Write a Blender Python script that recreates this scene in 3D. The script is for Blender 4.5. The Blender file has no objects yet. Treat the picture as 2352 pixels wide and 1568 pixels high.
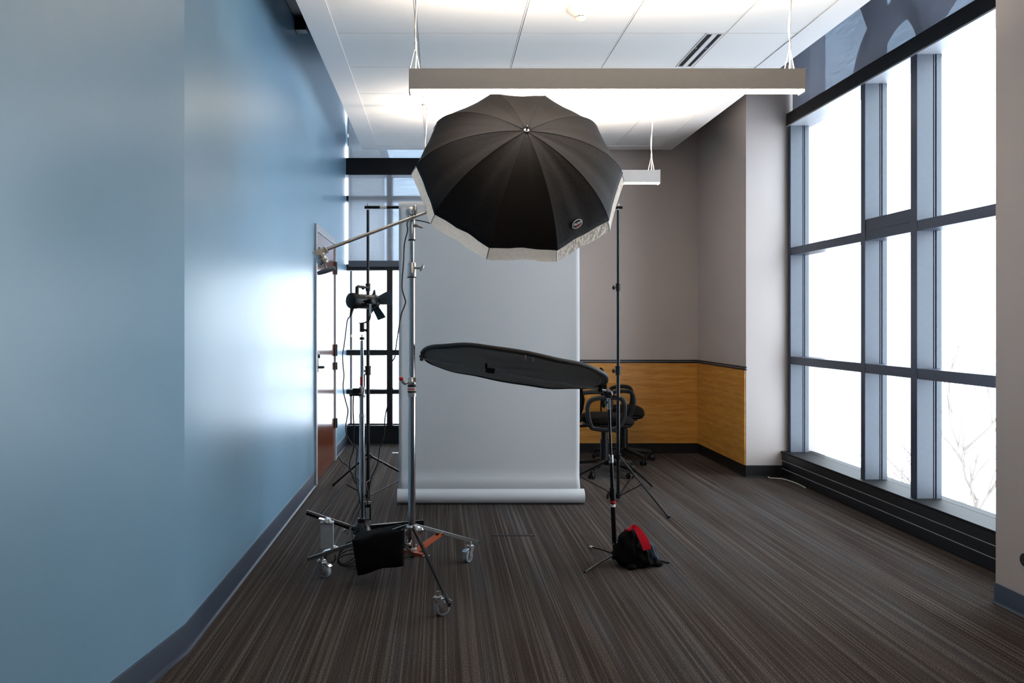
import bpy, bmesh, math, random
from mathutils import Vector, Matrix
random.seed(4)
S = bpy.context.scene
COL = S.collection
F, CX, HY, CH = 1800.0, 1012.0, 742.0, 1.3      # focal length in px, vanishing point, horizon, camera height
PI = math.pi

def at(x, y, Y):                                  # pixel of the 2352x1568 frame at depth Y -> point
    return Vector(((x-CX)*Y/F, Y, CH-(y-HY)*Y/F))

# ------------------------------------------------------------------ materials
def lin(c):
    c = c/255.0
    return c/12.92 if c <= .04045 else ((c+.055)/1.055)**2.4
def rgb(r, g, b): return (lin(r), lin(g), lin(b), 1)

def newmat(name):
    m = bpy.data.materials.new(name); m.use_nodes = True
    nt = m.node_tree; nt.nodes.clear()
    out = nt.nodes.new('ShaderNodeOutputMaterial')
    return m, nt, out
def N(nt, t, **kw):
    n = nt.nodes.new(t)
    for k, v in kw.items(): setattr(n, k, v)
    return n
def coords(nt, scale=(1, 1, 1), rot=(0, 0, 0)):
    tc = N(nt, 'ShaderNodeTexCoord'); mp = N(nt, 'ShaderNodeMapping')
    mp.inputs['Scale'].default_value = scale; mp.inputs['Rotation'].default_value = rot
    nt.links.new(tc.outputs['Object'], mp.inputs['Vector'])
    return mp.outputs['Vector']

def mat(name, col, rough=.5, metal=0, noise=.06, nscale=40, bump=0, bscale=200, spec=.5, coat=0, sheen=0, bdist=.002, trans=0):
    m, nt, out = newmat(name)
    p = N(nt, 'ShaderNodeBsdfPrincipled')
    p.inputs['Roughness'].default_value = rough; p.inputs['Metallic'].default_value = metal
    p.inputs['Specular IOR Level'].default_value = spec; p.inputs['Coat Weight'].default_value = coat
    p.inputs['Sheen Weight'].default_value = sheen
    v = coords(nt)
    nz = N(nt, 'ShaderNodeTexNoise'); nz.inputs['Scale'].default_value = nscale; nz.inputs['Detail'].default_value = 3
    nt.links.new(v, nz.inputs['Vector'])
    cr = N(nt, 'ShaderNodeValToRGB')
    cr.color_ramp.elements[0].position = .3; cr.color_ramp.elements[1].position = .7
    cr.color_ramp.elements[0].color = tuple(c*(1-noise) for c in col[:3])+(1,)
    cr.color_ramp.elements[1].color = tuple(min(1, c*(1+noise)) for c in col[:3])+(1,)
    nt.links.new(nz.outputs['Fac'], cr.inputs['Fac']); nt.links.new(cr.outputs['Color'], p.inputs['Base Color'])
    if bump:
        b2 = N(nt, 'ShaderNodeTexNoise'); b2.inputs['Scale'].default_value = bscale; nt.links.new(v, b2.inputs['Vector'])
        bp = N(nt, 'ShaderNodeBump'); bp.inputs['Strength'].default_value = bump; bp.inputs['Distance'].default_value = bdist
        nt.links.new(b2.outputs['Fac'], bp.inputs['Height']); nt.links.new(bp.outputs['Normal'], p.inputs['Normal'])
    if trans:
        tr = N(nt, 'ShaderNodeBsdfTranslucent'); tr.inputs['Color'].default_value = col
        mx = N(nt, 'ShaderNodeMixShader'); mx.inputs[0].default_value = trans
        nt.links.new(p.outputs[0], mx.inputs[1]); nt.links.new(tr.outputs[0], mx.inputs[2]); nt.links.new(mx.outputs[0], out.inputs[0])
    else: nt.links.new(p.outputs[0], out.inputs[0])
    return m

def emit(name, col, s):
    m, nt, out = newmat(name); e = N(nt, 'ShaderNodeEmission')
    e.inputs[0].default_value = col; e.inputs[1].default_value = s
    nt.links.new(e.outputs[0], out.inputs[0]); return m

def glassmat():
    m, nt, out = newmat('window_glass')
    t = N(nt, 'ShaderNodeBsdfTransparent'); t.inputs[0].default_value = (.95, .98, 1, 1)
    g = N(nt, 'ShaderNodeBsdfGlossy'); g.inputs['Roughness'].default_value = .01
    lw = N(nt, 'ShaderNodeLayerWeight'); lw.inputs[0].default_value = .5
    pw = N(nt, 'ShaderNodeMath', operation='POWER'); pw.inputs[1].default_value = 4.5; nt.links.new(lw.outputs['Facing'], pw.inputs[0])
    fr = N(nt, 'ShaderNodeMath', operation='MULTIPLY_ADD'); fr.inputs[1].default_value = .7; fr.inputs[2].default_value = .03; nt.links.new(pw.outputs[0], fr.inputs[0])
    mx = N(nt, 'ShaderNodeMixShader')
    nt.links.new(fr.outputs[0], mx.inputs[0]); nt.links.new(t.outputs[0], mx.inputs[1]); nt.links.new(g.outputs[0], mx.inputs[2])
    nt.links.new(mx.outputs[0], out.inputs[0]); return m

def shademat(name, col, openness, axis):
    m, nt, out = newmat(name)
    v = coords(nt, (5, 5, 150) if axis != 2 else (420, 6, 6))
    nz = N(nt, 'ShaderNodeTexNoise'); nz.inputs['Scale'].default_value = 1.0; nz.inputs['Detail'].default_value = 2
    nt.links.new(v, nz.inputs['Vector'])
    mr = N(nt, 'ShaderNodeMapRange'); mr.inputs[1].default_value = .3; mr.inputs[2].default_value = .7
    mr.inputs[3].default_value = openness*.8; mr.inputs[4].default_value = openness*1.2
    nt.links.new(nz.outputs['Fac'], mr.inputs[0])
    d = N(nt, 'ShaderNodeBsdfDiffuse'); d.inputs[0].default_value = col
    tl = N(nt, 'ShaderNodeBsdfTranslucent'); tl.inputs[0].default_value = col
    tp = N(nt, 'ShaderNodeBsdfTransparent'); tp.inputs[0].default_value = (.80, .90, 1.0, 1)
    a = N(nt, 'ShaderNodeMixShader'); a.inputs[0].default_value = .35
    nt.links.new(d.outputs[0], a.inputs[1]); nt.links.new(tl.outputs[0], a.inputs[2])
    b = N(nt, 'ShaderNodeMixShader'); nt.links.new(mr.outputs[0], b.inputs[0])
    nt.links.new(a.outputs[0], b.inputs[1]); nt.links.new(tp.outputs[0], b.inputs[2]); nt.links.new(b.outputs[0], out.inputs[0])
    return m

def carpetmat():
    m, nt, out = newmat('striped_carpet')
    p = N(nt, 'ShaderNodeBsdfPrincipled'); p.inputs['Roughness'].default_value = .95; p.inputs['Specular IOR Level'].default_value = .12
    def nz(scale, det=2):
        v = coords(nt, scale); n = N(nt, 'ShaderNodeTexNoise'); n.inputs['Scale'].default_value = 1; n.inputs['Detail'].default_value = det
        nt.links.new(v, n.inputs['Vector']); return n.outputs['Fac']
    def ramp(f, els):
        r = N(nt, 'ShaderNodeValToRGB'); e = r.color_ramp.elements
        e[0].position, e[0].color = els[0]; e[1].position, e[1].color = els[-1]
        for q in els[1:-1]: z = e.new(q[0]); z.color = q[1]
        nt.links.new(f, r.inputs['Fac']); return r.outputs['Color']
    base = ramp(nz((7, .8, 1), 3), [(.34, rgb(58, 48, 43)), (.5, rgb(68, 60, 55)), (.66, rgb(70, 67, 67))])
    la = ramp(nz((100, .5, 1), 1), [(.47, (0, 0, 0, 1)), (.62, (1, 1, 1, 1))]); lb = ramp(nz((24, .35, 1), 2), [(.36, (.12, .12, .12, 1)), (.62, (.42, .42, .42, 1))])
    lm = N(nt, 'ShaderNodeMix', data_type='RGBA', blend_type='MULTIPLY'); lm.inputs[0].default_value = 1; nt.links.new(la, lm.inputs[6]); nt.links.new(lb, lm.inputs[7])
    li = N(nt, 'ShaderNodeRGBToBW'); nt.links.new(lm.outputs[2], li.inputs[0])
    dk = ramp(nz((70, .4, 1), 1), [(.38, (.74, .72, .71, 1)), (.6, (1, 1, 1, 1))])
    m0 = N(nt, 'ShaderNodeMix', data_type='RGBA', blend_type='MULTIPLY'); m0.inputs[0].default_value = 1
    nt.links.new(base, m0.inputs[6]); nt.links.new(dk, m0.inputs[7])
    dots = ramp(nz((330, 210, 1), 2), [(.40, (.18, .17, .17, 1)), (.60, (1.35, 1.35, 1.35, 1))])
    mx = N(nt, 'ShaderNodeMix', data_type='RGBA'); nt.links.new(li.outputs[0], mx.inputs[0]); nt.links.new(m0.outputs[2], mx.inputs[6]); mx.inputs[7].default_value = rgb(126, 117, 110)
    m2 = N(nt, 'ShaderNodeMix', data_type='RGBA', blend_type='MULTIPLY'); m2.inputs[0].default_value = 1
    nt.links.new(mx.outputs[2], m2.inputs[6]); nt.links.new(dots, m2.inputs[7])
    nt.links.new(m2.outputs[2], p.inputs['Base Color'])
    bp = N(nt, 'ShaderNodeBump'); bp.inputs['Strength'].default_value = .6; bp.inputs['Distance'].default_value = .003
    b2 = N(nt, 'ShaderNodeRGBToBW'); nt.links.new(dots, b2.inputs[0]); nt.links.new(b2.outputs[0], bp.inputs['Height'])
    nt.links.new(bp.outputs['Normal'], p.inputs['Normal']); nt.links.new(p.outputs[0], out.inputs[0])
    return m

def woodmat(name, c1, c2, axis='X', rough=.35, scale=1.0):
    m, nt, out = newmat(name)
    p = N(nt, 'ShaderNodeBsdfPrincipled'); p.inputs['Roughness'].default_value = rough
    sc = {'X': (1.2, 1.2, 12), 'Z': (22, 22, 1.2)}[axis]
    v = coords(nt, tuple(s*scale for s in sc))
    w = N(nt, 'ShaderNodeTexWave', wave_type='BANDS', bands_direction='Z' if axis == 'X' else 'Y')
    w.inputs['Scale'].default_value = .35; w.inputs['Distortion'].default_value = 9; w.inputs['Detail'].default_value = 3; w.inputs['Detail Scale'].default_value = 1.2
    nt.links.new(v, w.inputs['Vector'])
    nz = N(nt, 'ShaderNodeTexNoise'); nz.inputs['Scale'].default_value = 6; nz.inputs['Detail'].default_value = 6; nt.links.new(v, nz.inputs['Vector'])
    ad = N(nt, 'ShaderNodeMath', operation='MULTIPLY_ADD'); ad.inputs[1].default_value = .2
    nt.links.new(w.outputs['Fac'], ad.inputs[0]); nt.links.new(nz.outputs['Fac'], ad.inputs[2])
    r = N(nt, 'ShaderNodeValToRGB'); r.color_ramp.elements[0].position = .35; r.color_ramp.elements[1].position = .95
    r.color_ramp.elements[0].color = c1; r.color_ramp.elements[1].color = c2
    nt.links.new(ad.outputs[0], r.inputs['Fac']); nt.links.new(r.outputs['Color'], p.inputs['Base Color'])
    nt.links.new(p.outputs[0], out.inputs[0]); return m

M = {}
M['carpet'] = carpetmat()
M['blue'] = mat('blue_satin_paint', rgb(112, 148, 172), .34, noise=.015, nscale=3, bump=.12, bscale=420, bdist=.0006, spec=.62)
M['grey'] = mat('warm_grey_paint', rgb(172, 163, 158), .45, noise=.015, nscale=3, bump=.12, bscale=420, bdist=.0008)
M['ceil'] = mat('ceiling_tile', rgb(232, 230, 226), .9, noise=.012, nscale=160, bump=.1, bscale=500)
M['white'] = mat('white_paint', rgb(226, 224, 222), .6, noise=.01)
M['upper'] = mat('dark_upper_ceiling', rgb(58, 60, 64), .9)
M['base'] = mat('slate_vinyl_base', rgb(26, 38, 56), .5, noise=.04)
M['blackbase'] = mat('black_vinyl_base', rgb(9, 9, 11), .6, spec=.2)
M['panel'] = woodmat('golden_wood_panel', rgb(168, 112, 42), rgb(205, 152, 74), 'X', .4)
M['door'] = woodmat('brown_wood_door', rgb(84, 40, 22), rgb(128, 66, 38), 'Z', .16)
M['alu'] = mat('grey_aluminium', rgb(84, 89, 97), .45, metal=.3, noise=.03)
M['alugrey'] = mat('pale_aluminium', rgb(164, 168, 174), .45, metal=.2)
M['frame_dark'] = mat('dark_bronze_frame', rgb(58, 66, 82), .38, metal=.35)
M['black_frame'] = mat('black_frame', rgb(14, 15, 19), .4, metal=.2)
M['glass'] = glassmat()
M['shade'] = shademat('grey_woven_shade', rgb(120, 120, 128), .21, 0)
M['shade2'] = shademat('pale_woven_shade', rgb(190, 190, 192), .27, 0)
M['truss'] = mat('grey_painted_steel', rgb(110, 106, 102), .6)
M['black'] = mat('black_plastic', rgb(8, 8, 9), .45, spec=.3, noise=.1)
M['blackmetal'] = mat('black_powder_coat', rgb(8, 8, 10), .3, metal=.1, spec=.4)
M['chrome'] = mat('chrome', rgb(196, 198, 202), .16, metal=1, noise=.02)
M['steel'] = mat('brushed_steel', rgb(150, 148, 146), .3, metal=1, noise=.05)
M['darksteel'] = mat('dark_steel', rgb(80, 80, 82), .32, metal=.9)
M['castmetal'] = mat('cast_metal', rgb(196, 194, 192), .3, metal=.9, noise=.08, nscale=90)
M['orange'] = mat('orange_anodised', rgb(176, 78, 34), .38, metal=.3)
M['red'] = mat('red_plastic', rgb(190, 20, 26), .3)
M['redcloth'] = mat('red_webbing', rgb(225, 8, 44), .8, bump=.3, bscale=700)
M['rubber'] = mat('grey_rubber', rgb(134, 142, 150), .5)
M['blackrubber'] = mat('black_rubber', rgb(22, 23, 26), .65)
M['cloth'] = mat('black_canvas', rgb(8, 8, 9), .95, bump=.4, bscale=600, noise=.2, spec=.1)
M['navy'] = mat('navy_canvas', rgb(18, 28, 44), .9, bump=.4, bscale=600, noise=.2)
M['umb'] = mat('black_umbrella_cloth', rgb(18, 13, 10), .75, bump=.25, bscale=60, noise=.12, nscale=12, bdist=.004, spec=.25)
M['diff'] = mat('white_diffusion_cloth', rgb(242, 228, 212), .7, bump=1.0, bscale=38, bdist=.022, noise=.09, nscale=55, trans=.45)
M['paper'] = mat('grey_background_paper', rgb(198, 200, 202), .62, noise=.01, nscale=2, bump=.03, bscale=8)
M['paperroll'] = mat('pale_paper_roll', rgb(206, 204, 202), .6)
M['handle'] = mat('blue_grey_handle', rgb(104, 114, 122), .4, metal=.3)
M['tape'] = mat('white_tape', rgb(220, 216, 210), .6)
M['refl'] = mat('charcoal_reflector_cloth', rgb(138, 132, 126), .75, bump=.4, bscale=30, bdist=.005, noise=.08)
M['fixture'] = mat('silver_fixture_paint', rgb(190, 186, 182), .5, metal=0, noise=.02)
M['lens'] = emit('lit_diffuser', (1, .90, .82, 1), 19)
M['cable_white'] = mat('white_cable', rgb(226, 220, 212), .5)
M['beige'] = mat('cream_plastic', rgb(236, 226, 212), .5)
M['dark'] = mat('matt_black_slot', rgb(16, 14, 14), .8)
M['snow'] = mat('snowy_ground', rgb(236, 236, 240), .9, noise=.05, nscale=.5)
M['facade'] = mat('pale_stone_facade', rgb(150, 140, 128), .8, noise=.05, nscale=2)
M['blueglass'] = mat('blue_facade_glass', rgb(70, 104, 150), .3)
M['bark'] = mat('grey_bark', rgb(126, 117, 110), .9)
M['seat'] = mat('black_seat_mesh', rgb(18, 14, 11), .85, bump=.3, bscale=500, spec=.1)
M['rim'] = mat('dark_rim_binding', rgb(36, 32, 32), .7, bump=.3, bscale=400)
M['label'] = mat('grey_label', rgb(140, 150, 155), .5)

# ------------------------------------------------------------------ mesh builder
class MB:
    def __init__(s): s.v = []; s.f = []; s.mi = []; s.m = 0
    def add(s, vs, fs):
        o = len(s.v); s.v += [Vector(v) for v in vs]
        for f in fs: s.f.append([i+o for i in f]); s.mi.append(s.m)
        return s
    def box(s, a, b):
        x0, y0, z0 = (min(a[i], b[i]) for i in range(3)); x1, y1, z1 = (max(a[i], b[i]) for i in range(3))
        return s.add([(x0,y0,z0),(x1,y0,z0),(x1,y1,z0),(x0,y1,z0),(x0,y0,z1),(x1,y0,z1),(x1,y1,z1),(x0,y1,z1)],
                     [(0,3,2,1),(4,5,6,7),(0,1,5,4),(1,2,6,5),(2,3,7,6),(3,0,4,7)])
    def bar(s, p, q, w, h, up=(0, 0, 1)):                 # rectangular bar from p to q
        p, q = Vector(p), Vector(q); d = (q-p).normalized(); u = Vector(up); r = d.cross(u)
        if r.length < 1e-4: r = d.cross(Vector((0, 1, 0)))
        r.normalize(); u = r.cross(d).normalized(); vs = []
        for c in (p, q):
            for a, b in ((-1,-1),(1,-1),(1,1),(-1,1)): vs.append(c+r*a*w/2+u*b*h/2)
        return s.add(vs, [(0,3,2,1),(4,5,6,7),(0,1,5,4),(1,2,6,5),(2,3,7,6),(3,0,4,7)])
    def tube(s, pts, r, n=12, cap=True):                  # swept tube, r number or list
        pts = [Vector(p) for p in pts]; k = len(pts); rs = r if isinstance(r, (list, tuple)) else [r]*k
        vs = []; prev = None
        for i, p in enumerate(pts):
            d = (pts[min(i+1, k-1)]-pts[max(i-1, 0)])
            if d.length < 1e-9: d = Vector((0, 0, 1))
            d.normalize()
            if prev is None:
                a = d.cross(Vector((0, 0, 1)))
                if a.length < .05: a = d.cross(Vector((0, 1, 0)))
            else: a = prev - d*prev.dot(d)
            a.normalize(); prev = a; b = d.cross(a)
            for j in range(n):
                t = 2*PI*j/n; vs.append(p+(a*math.cos(t)+b*math.sin(t))*rs[i])
        fs = [(i*n+j, i*n+(j+1) % n, (i+1)*n+(j+1) % n, (i+1)*n+j) for i in range(k-1) for j in range(n)]
        if cap: fs += [tuple(range(n))[::-1], tuple((k-1)*n+j for j in range(n))]
        return s.add(vs, fs)
    def lathe(s, o, axis, prof, n=24):                    # prof: (radius, height along axis)
        o = Vector(o); ax = Vector(axis).normalized(); a = ax.cross(Vector((0, 0, 1)))
        if a.length < .05: a = ax.cross(Vector((0, 1, 0)))
        a.normalize(); b = ax.cross(a); vs = []
        for r, h in prof:
            for j in range(n):
                t = 2*PI*j/n; vs.append(o+ax*h+(a*math.cos(t)+b*math.sin(t))*max(r, 1e-5))
        k = len(prof)
        fs = [(i*n+j, i*n+(j+1) % n, (i+1)*n+(j+1) % n, (i+1)*n+j) for i in range(k-1) for j in range(n)]
        if prof[0][0] > 1e-4 : fs.append(tuple(range(n))[::-1])
        if prof[-1][0] > 1e-4: fs.append(tuple((k-1)*n+j for j in range(n)))
        return s.add(vs, fs)
    def ell(s, c, r, nu=20, nv=12, p=2.0, fn=None):       # (super)ellipsoid
        c = Vector(c); vs = []
        sg = lambda x, e: math.copysign(abs(x)**e, x)
        for i in range(nv+1):
            ph = -PI/2+PI*i/nv
            for j in range(nu):
                th = 2*PI*j/nu; e = 2/p
                q = Vector((sg(math.cos(ph), e)*sg(math.cos(th), e), sg(math.cos(ph), e)*sg(math.sin(th), e), sg(math.sin(ph), e)))
                w = Vector((q.x*r[0], q.y*r[1], q.z*r[2]))
                if fn: w = fn(q, w)
                vs.append(c+w)
        return s.add(vs, [(i*nu+j, i*nu+(j+1) % nu, (i+1)*nu+(j+1) % nu, (i+1)*nu+j) for i in range(nv) for j in range(nu)])
    def loopbar(s, pts, w, h, side):                      # closed loop swept with rectangular section
        pts = [Vector(p) for p in pts]; k = len(pts); vs = []; side = Vector(side).normalized()
        for i, p in enumerate(pts):
            d = (pts[(i+1) % k]-pts[i-1]).normalized(); nrm = d.cross(side).normalized()
            for a, b in ((-1,-1),(1,-1),(1,1),(-1,1)): vs.append(p+side*a*w/2+nrm*b*h/2)
        return s.add(vs, [(i*4+j, i*4+(j+1) % 4, ((i+1) % k)*4+(j+1) % 4, ((i+1) % k)*4+j) for i in range(k) for j in range(4)])
    def ribbon(s, pts, w, t, side):
        pts = [Vector(p) for p in pts]; k = len(pts); vs = []
        for i, p in enumerate(pts):
            d = (pts[min(i+1, k-1)]-pts[max(i-1, 0)]).normalized(); sd = Vector(side); sd = (sd-d*sd.dot(d)).normalized(); nr = d.cross(sd)
            for a, b in ((-1,-1),(1,-1),(1,1),(-1,1)): vs.append(p+sd*a*w/2+nr*b*t/2)
        fs = [(i*4+j, i*4+(j+1) % 4, (i+1)*4+(j+1) % 4, (i+1)*4+j) for i in range(k-1) for j in range(4)]
        return s.add(vs, fs+[(0,3,2,1), tuple((k-1)*4+j for j in range(4))])
    def build(s, name, mats, parent=None, bevel=0, sharp=38, label=None, subsurf=0, fixn=True, local=False):
        off = ROOTOFF.get(parent.name, Vector((0, 0, 0))) if parent and not local else Vector((0, 0, 0))
        me = bpy.data.meshes.new(name)
        me.from_pydata([v-off for v in s.v], [], s.f)
        for m in (mats if isinstance(mats, (list, tuple)) else [mats]): me.materials.append(m)
        for p, i in zip(me.polygons, s.mi): p.material_index = i
        if fixn:
            bm = bmesh.new(); bm.from_mesh(me); bmesh.ops.recalc_face_normals(bm, faces=bm.faces); bm.to_mesh(me); bm.free()
        me.polygons.foreach_set('use_smooth', [True]*len(me.polygons))
        me.set_sharp_from_angle(angle=math.radians(sharp))
        o = bpy.data.objects.new(name, me); COL.objects.link(o)
        if parent: o.parent = parent; ROOTOFF[o.name] = off
        if bevel:
            b = o.modifiers.new('bevel', 'BEVEL'); b.width = bevel; b.segments = 2; b.limit_method = 'ANGLE'; b.angle_limit = math.radians(40)
        if subsurf:
            b = o.modifiers.new('sub', 'SUBSURF'); b.levels = b.render_levels = subsurf
        if label: o['label'] = label
        return o
ROOTOFF = {}
def tag(o, label, cat, group=None, kind=None):
    o['label'] = label; o['category'] = cat
    if group: o['group'] = group
    if kind: o['kind'] = kind
    return o
def thing(name, loc, label, cat, group=None):
    o = bpy.data.objects.new(name, None); o.empty_display_size = .1; COL.objects.link(o); o.location = loc
    ROOTOFF[o.name] = Vector(loc); return tag(o, label, cat, group)
def struct(o, label=None):
    o['kind'] = 'structure'
    if label: o['label'] = label
    return o
def sroot(name, loc, label):
    o = bpy.data.objects.new(name, None); COL.objects.link(o); o.location = loc; ROOTOFF[o.name] = Vector(loc)
    o['kind'] = 'structure'; o['label'] = label; return o
def copy_tree(o, parent=None):
    c = o.copy(); COL.objects.link(c)
    if parent: c.parent = parent
    for ch in [x for x in list(bpy.data.objects) if x.parent == o]: copy_tree(ch, c)
    return c
def smooth(pts, n=6):                                     # catmull-rom
    pts = [Vector(p) for p in pts]; out = []
    P = [pts[0]*2-pts[1]]+pts+[pts[-1]*2-pts[-2]]
    for i in range(1, len(P)-2):
        for k in range(n):
            t = k/n; a, b, c, d = P[i-1:i+3]
            out.append(.5*((2*b)+(c-a)*t+(2*a-5*b+4*c-d)*t*t+(3*b-a-3*c+d)*t**3))
    out.append(pts[-1]); return out
def dirv(deg): return Vector((math.cos(math.radians(deg)), math.sin(math.radians(deg)), 0))

# ------------------------------------------------------------------ setting
ZT = 4.25                                                  # upper ceiling
struct(MB().box((-4, -3.4, -.1), (3.3, 9.0, 0)).build('floor', M['carpet']), 'dark brown striped carpet floor')
struct(MB().box((-2.6, -3.2, ZT), (3.3, 8.8, ZT+.1)).build('ceiling_upper', M['upper']), 'dark upper ceiling above the white tile cloud')
# suspended tile cloud
LX = [-.614]+[-.14+.61*i for i in range(4)]+[2.12]
LY = [-2.06+.61*i for i in range(16)]+[7.59]
c = MB(); CZ = 3.02
for i in range(len(LX)-1):
    for j in range(len(LY)-1):
        gx0 = .007 if i else 0; gx1 = .007 if i < len(LX)-2 else 0
        x0, x1, y0, y1 = LX[i]+gx0, LX[i+1]-gx1, LY[j]+.003, LY[j+1]-.003
        if i == 3 and abs(LY[j]-4.65) < .02: x1 = 1.575
        c.box((x0, y0, CZ), (x1, y1, CZ+.03))
c.box((-.614, -2.06, CZ+.022), (2.12, 7.59, CZ+.045))
for i in range(1, 5): c.box((LX[i]-.0035, -2.06, CZ+.002), (LX[i]+.0035, 7.59, CZ+.03))
struct(c.build('ceiling', M['ceil']), 'suspended white ceiling of large tiles in a grid')
t = MB(); t.box((-.77, -2.2, CZ-.004), (-.614, 7.76, CZ+.12)).box((2.12, -2.2, CZ-.004), (2.285, 7.76, CZ+.12)).box((-.614, 7.59, CZ-.004), (2.12, 7.76, CZ+.12))
struct(t.build('trim_1', M['white']), 'flat white border around the ceiling tiles')

# left blue wall with a shallow bend at Y=3.09
w = MB(); K = Vector((-1.01, 3.09, 0)); sa = math.radians(9.5)
w.box((-1.16, 3.09, 0), (-1.01, 6.27, ZT)).box((-1.16, 7.48, 0), (-1.01, 8.52, ZT)).box((-1.16, 6.27, 2.1), (-1.01, 7.48, ZT))
struct(w.build('wall_left', M['blue']), 'long glossy blue wall with a wooden door')
e = K+Vector((-math.sin(sa), -math.cos(sa), 0))*6.2; off = Vector((-math.cos(sa), math.sin(sa), 0))*.15
w = MB(); pl = [K, e, e+off, K+off]
w.add([(p.x, p.y, 0) for p in pl]+[(p.x, p.y, ZT) for p in pl], [(0,1,2,3),(4,5,6,7),(0,1,5,4),(1,2,6,5),(2,3,7,6),(3,0,4,7)])
struct(w.build('wall_left_front', M['blue']), 'nearest section of blue wall bending away at the left edge')
def skirting(path, inward, h, name, m, label, toe=.014):   # cove base: face, top lip and toe
    b = MB(); k = len(path)
    prof = [(0, h), (.004, h), (.006, h-.004), (.006, .016), (.009, .008), (toe, .004), (toe, 0), (0, 0)]
    vs = []
    for i, p in enumerate(path):
        n = Vector(inward[i])
        for a, z in prof: vs.append(Vector((p[0], p[1], 0))+n*a+Vector((0, 0, z)))
    q = len(prof)
    fs = [(i*q+j, i*q+(j+1) % q, (i+1)*q+(j+1) % q, (i+1)*q+j) for i in range(k-1) for j in range(q)]
    b.add(vs, fs+[tuple(range(q)), tuple((k-1)*q+j for j in range(q))])
    return struct(b.build(name, m), label)
nk = Vector((math.cos(sa), -math.sin(sa), 0)); nm = (Vector((1, 0, 0))+nk).normalized()
skirting([(-1.01, 6.27), (-1.01, 3.09), (e.x, e.y)], [(1, 0, 0), nm, nk], .112, 'baseboard_left', M['base'], 'slate blue cove base along the blue wall', .02)
skirting([(-1.01, 8.4), (-1.01, 7.48)], [(1, 0, 0)]*2, .112, 'baseboard_left_back', M['base'], 'short slate base between the door and the back window')

# back right wall, alcove side, pillar, near right wall, front wall
BY = 7.85
struct(MB().box((.62, BY, 0), (2.72, BY+.15, ZT)).build('wall_back', M['grey']), 'warm grey back wall')
struct(MB().box((.62, BY+.15, 0), (.77, 8.6, ZT)).build('wall_back_return', M['grey']), 'short return between back wall and back window')
w = MB().box((2.58, 6.62, 0), (3.25, BY+.15, ZT)); struct(w.build('wall_right_pillar', M['grey']), 'grey pillar between the back wall and the tall right window')
struct(MB().box((2.58, -3.2, 0), (3.25, 3.645, ZT)).build('wall_right', M['grey'], bevel=.004), 'nearest grey wall at the right edge')
struct(MB().box((-2.4, -3.2, 0), (2.58, -3.05, ZT)).build('wall_front', M['grey']), 'grey wall behind the viewer')
skirting([(.62, BY), (2.58, BY)], [(0, -1, 0)]*2, .1, 'baseboard_back', M['blackbase'], 'black base along the back wall')
skirting([(2.58, BY), (2.58, 6.62), (2.93, 6.62)], [(-1, 0, 0), (-.7071, -.7071, 0), (0, -1, 0)], .1, 'baseboard_pillar', M['blackbase'], 'black base around the grey pillar')
skirting([(2.58, 3.645), (2.58, -3.0)], [(-1, 0, 0)]*2, .095, 'baseboard_right', M['base'], 'slate base under the nearest grey wall')
# golden wainscot and double chair rail
w = MB().box((.62, BY-.012, .1), (2.58, BY, .905)).box((2.568, 6.625, .1), (2.58, BY-.012, .905))
struct(w.build('wall_back_lower', M['panel']), 'golden wood panelling on the lower wall')
r = MB()
for z0, z1, d in ((.903, .915, .016), (.922, .934, .016)):
    r.box((.62, BY-d, z0), (2.58, BY, z1)).box((2.58-d, 6.60, z0), (2.58, BY, z1))
struct(r.build('trim_2', M['black_frame'], bevel=.002), 'double black rail above the wood panelling')
struct(MB().box((.62, BY-.008, .915), (2.58, BY, .922)).box((2.572, 6.605, .915), (2.58, BY, .922)).build('trim_3', M['alugrey']), 'thin grey strip between the two black rails')

# door_1 in the blue wall
d = sroot('door_1', (-1.01, 6.875, 0), 'brown wooden door in a pale metal frame')
f = MB(); f.box((-1.15, 6.27, 0), (-.992, 6.325, 2.1)).box((-1.15, 7.425, 0), (-.992, 7.48, 2.1)).box((-1.15, 6.325, 2.045), (-.992, 7.425, 2.1))
f.build('door_frame', M['alugrey'], d, bevel=.003)
MB().box((-1.05, 6.328, .01), (-1.004, 7.422, 2.042)).build('door_leaf', M['door'], d, bevel=.002)
h = MB(); h.box((-1.004, 6.385, .90), (-.996, 6.43, 1.07)); h.tube([(-1.0, 6.408, .94), (-.955, 6.408, .94)], .011).tube([(-.957, 6.40, .94), (-.957, 6.53, .94)], .0095)
h.lathe((-1.0, 6.408, 1.03), (1, 0, 0), [(.016, 0), (.016, .012), (.012, .016)], 16)
h.build('door_handle', M['darksteel'], d, bevel=.001, label='dark metal lever handle')
for z0, z1 in ((1.76, 1.88), (.99, 1.1), (.86, .93), (.31, .40)):
    hb = MB(); hb.tube([(-.985, 7.424, z0), (-.985, 7.424, z1)], .009); hb.box((-1.003, 7.38, z0), (-.99, 7.45, z1))
    for k in range(1, 4): hb.tube([(-.985, 7.424, z0+(z1-z0)*k/4-.002), (-.985, 7.424, z0+(z1-z0)*k/4+.002)], .0105)
    hb.build('hinge', M['darksteel'], d)

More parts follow.
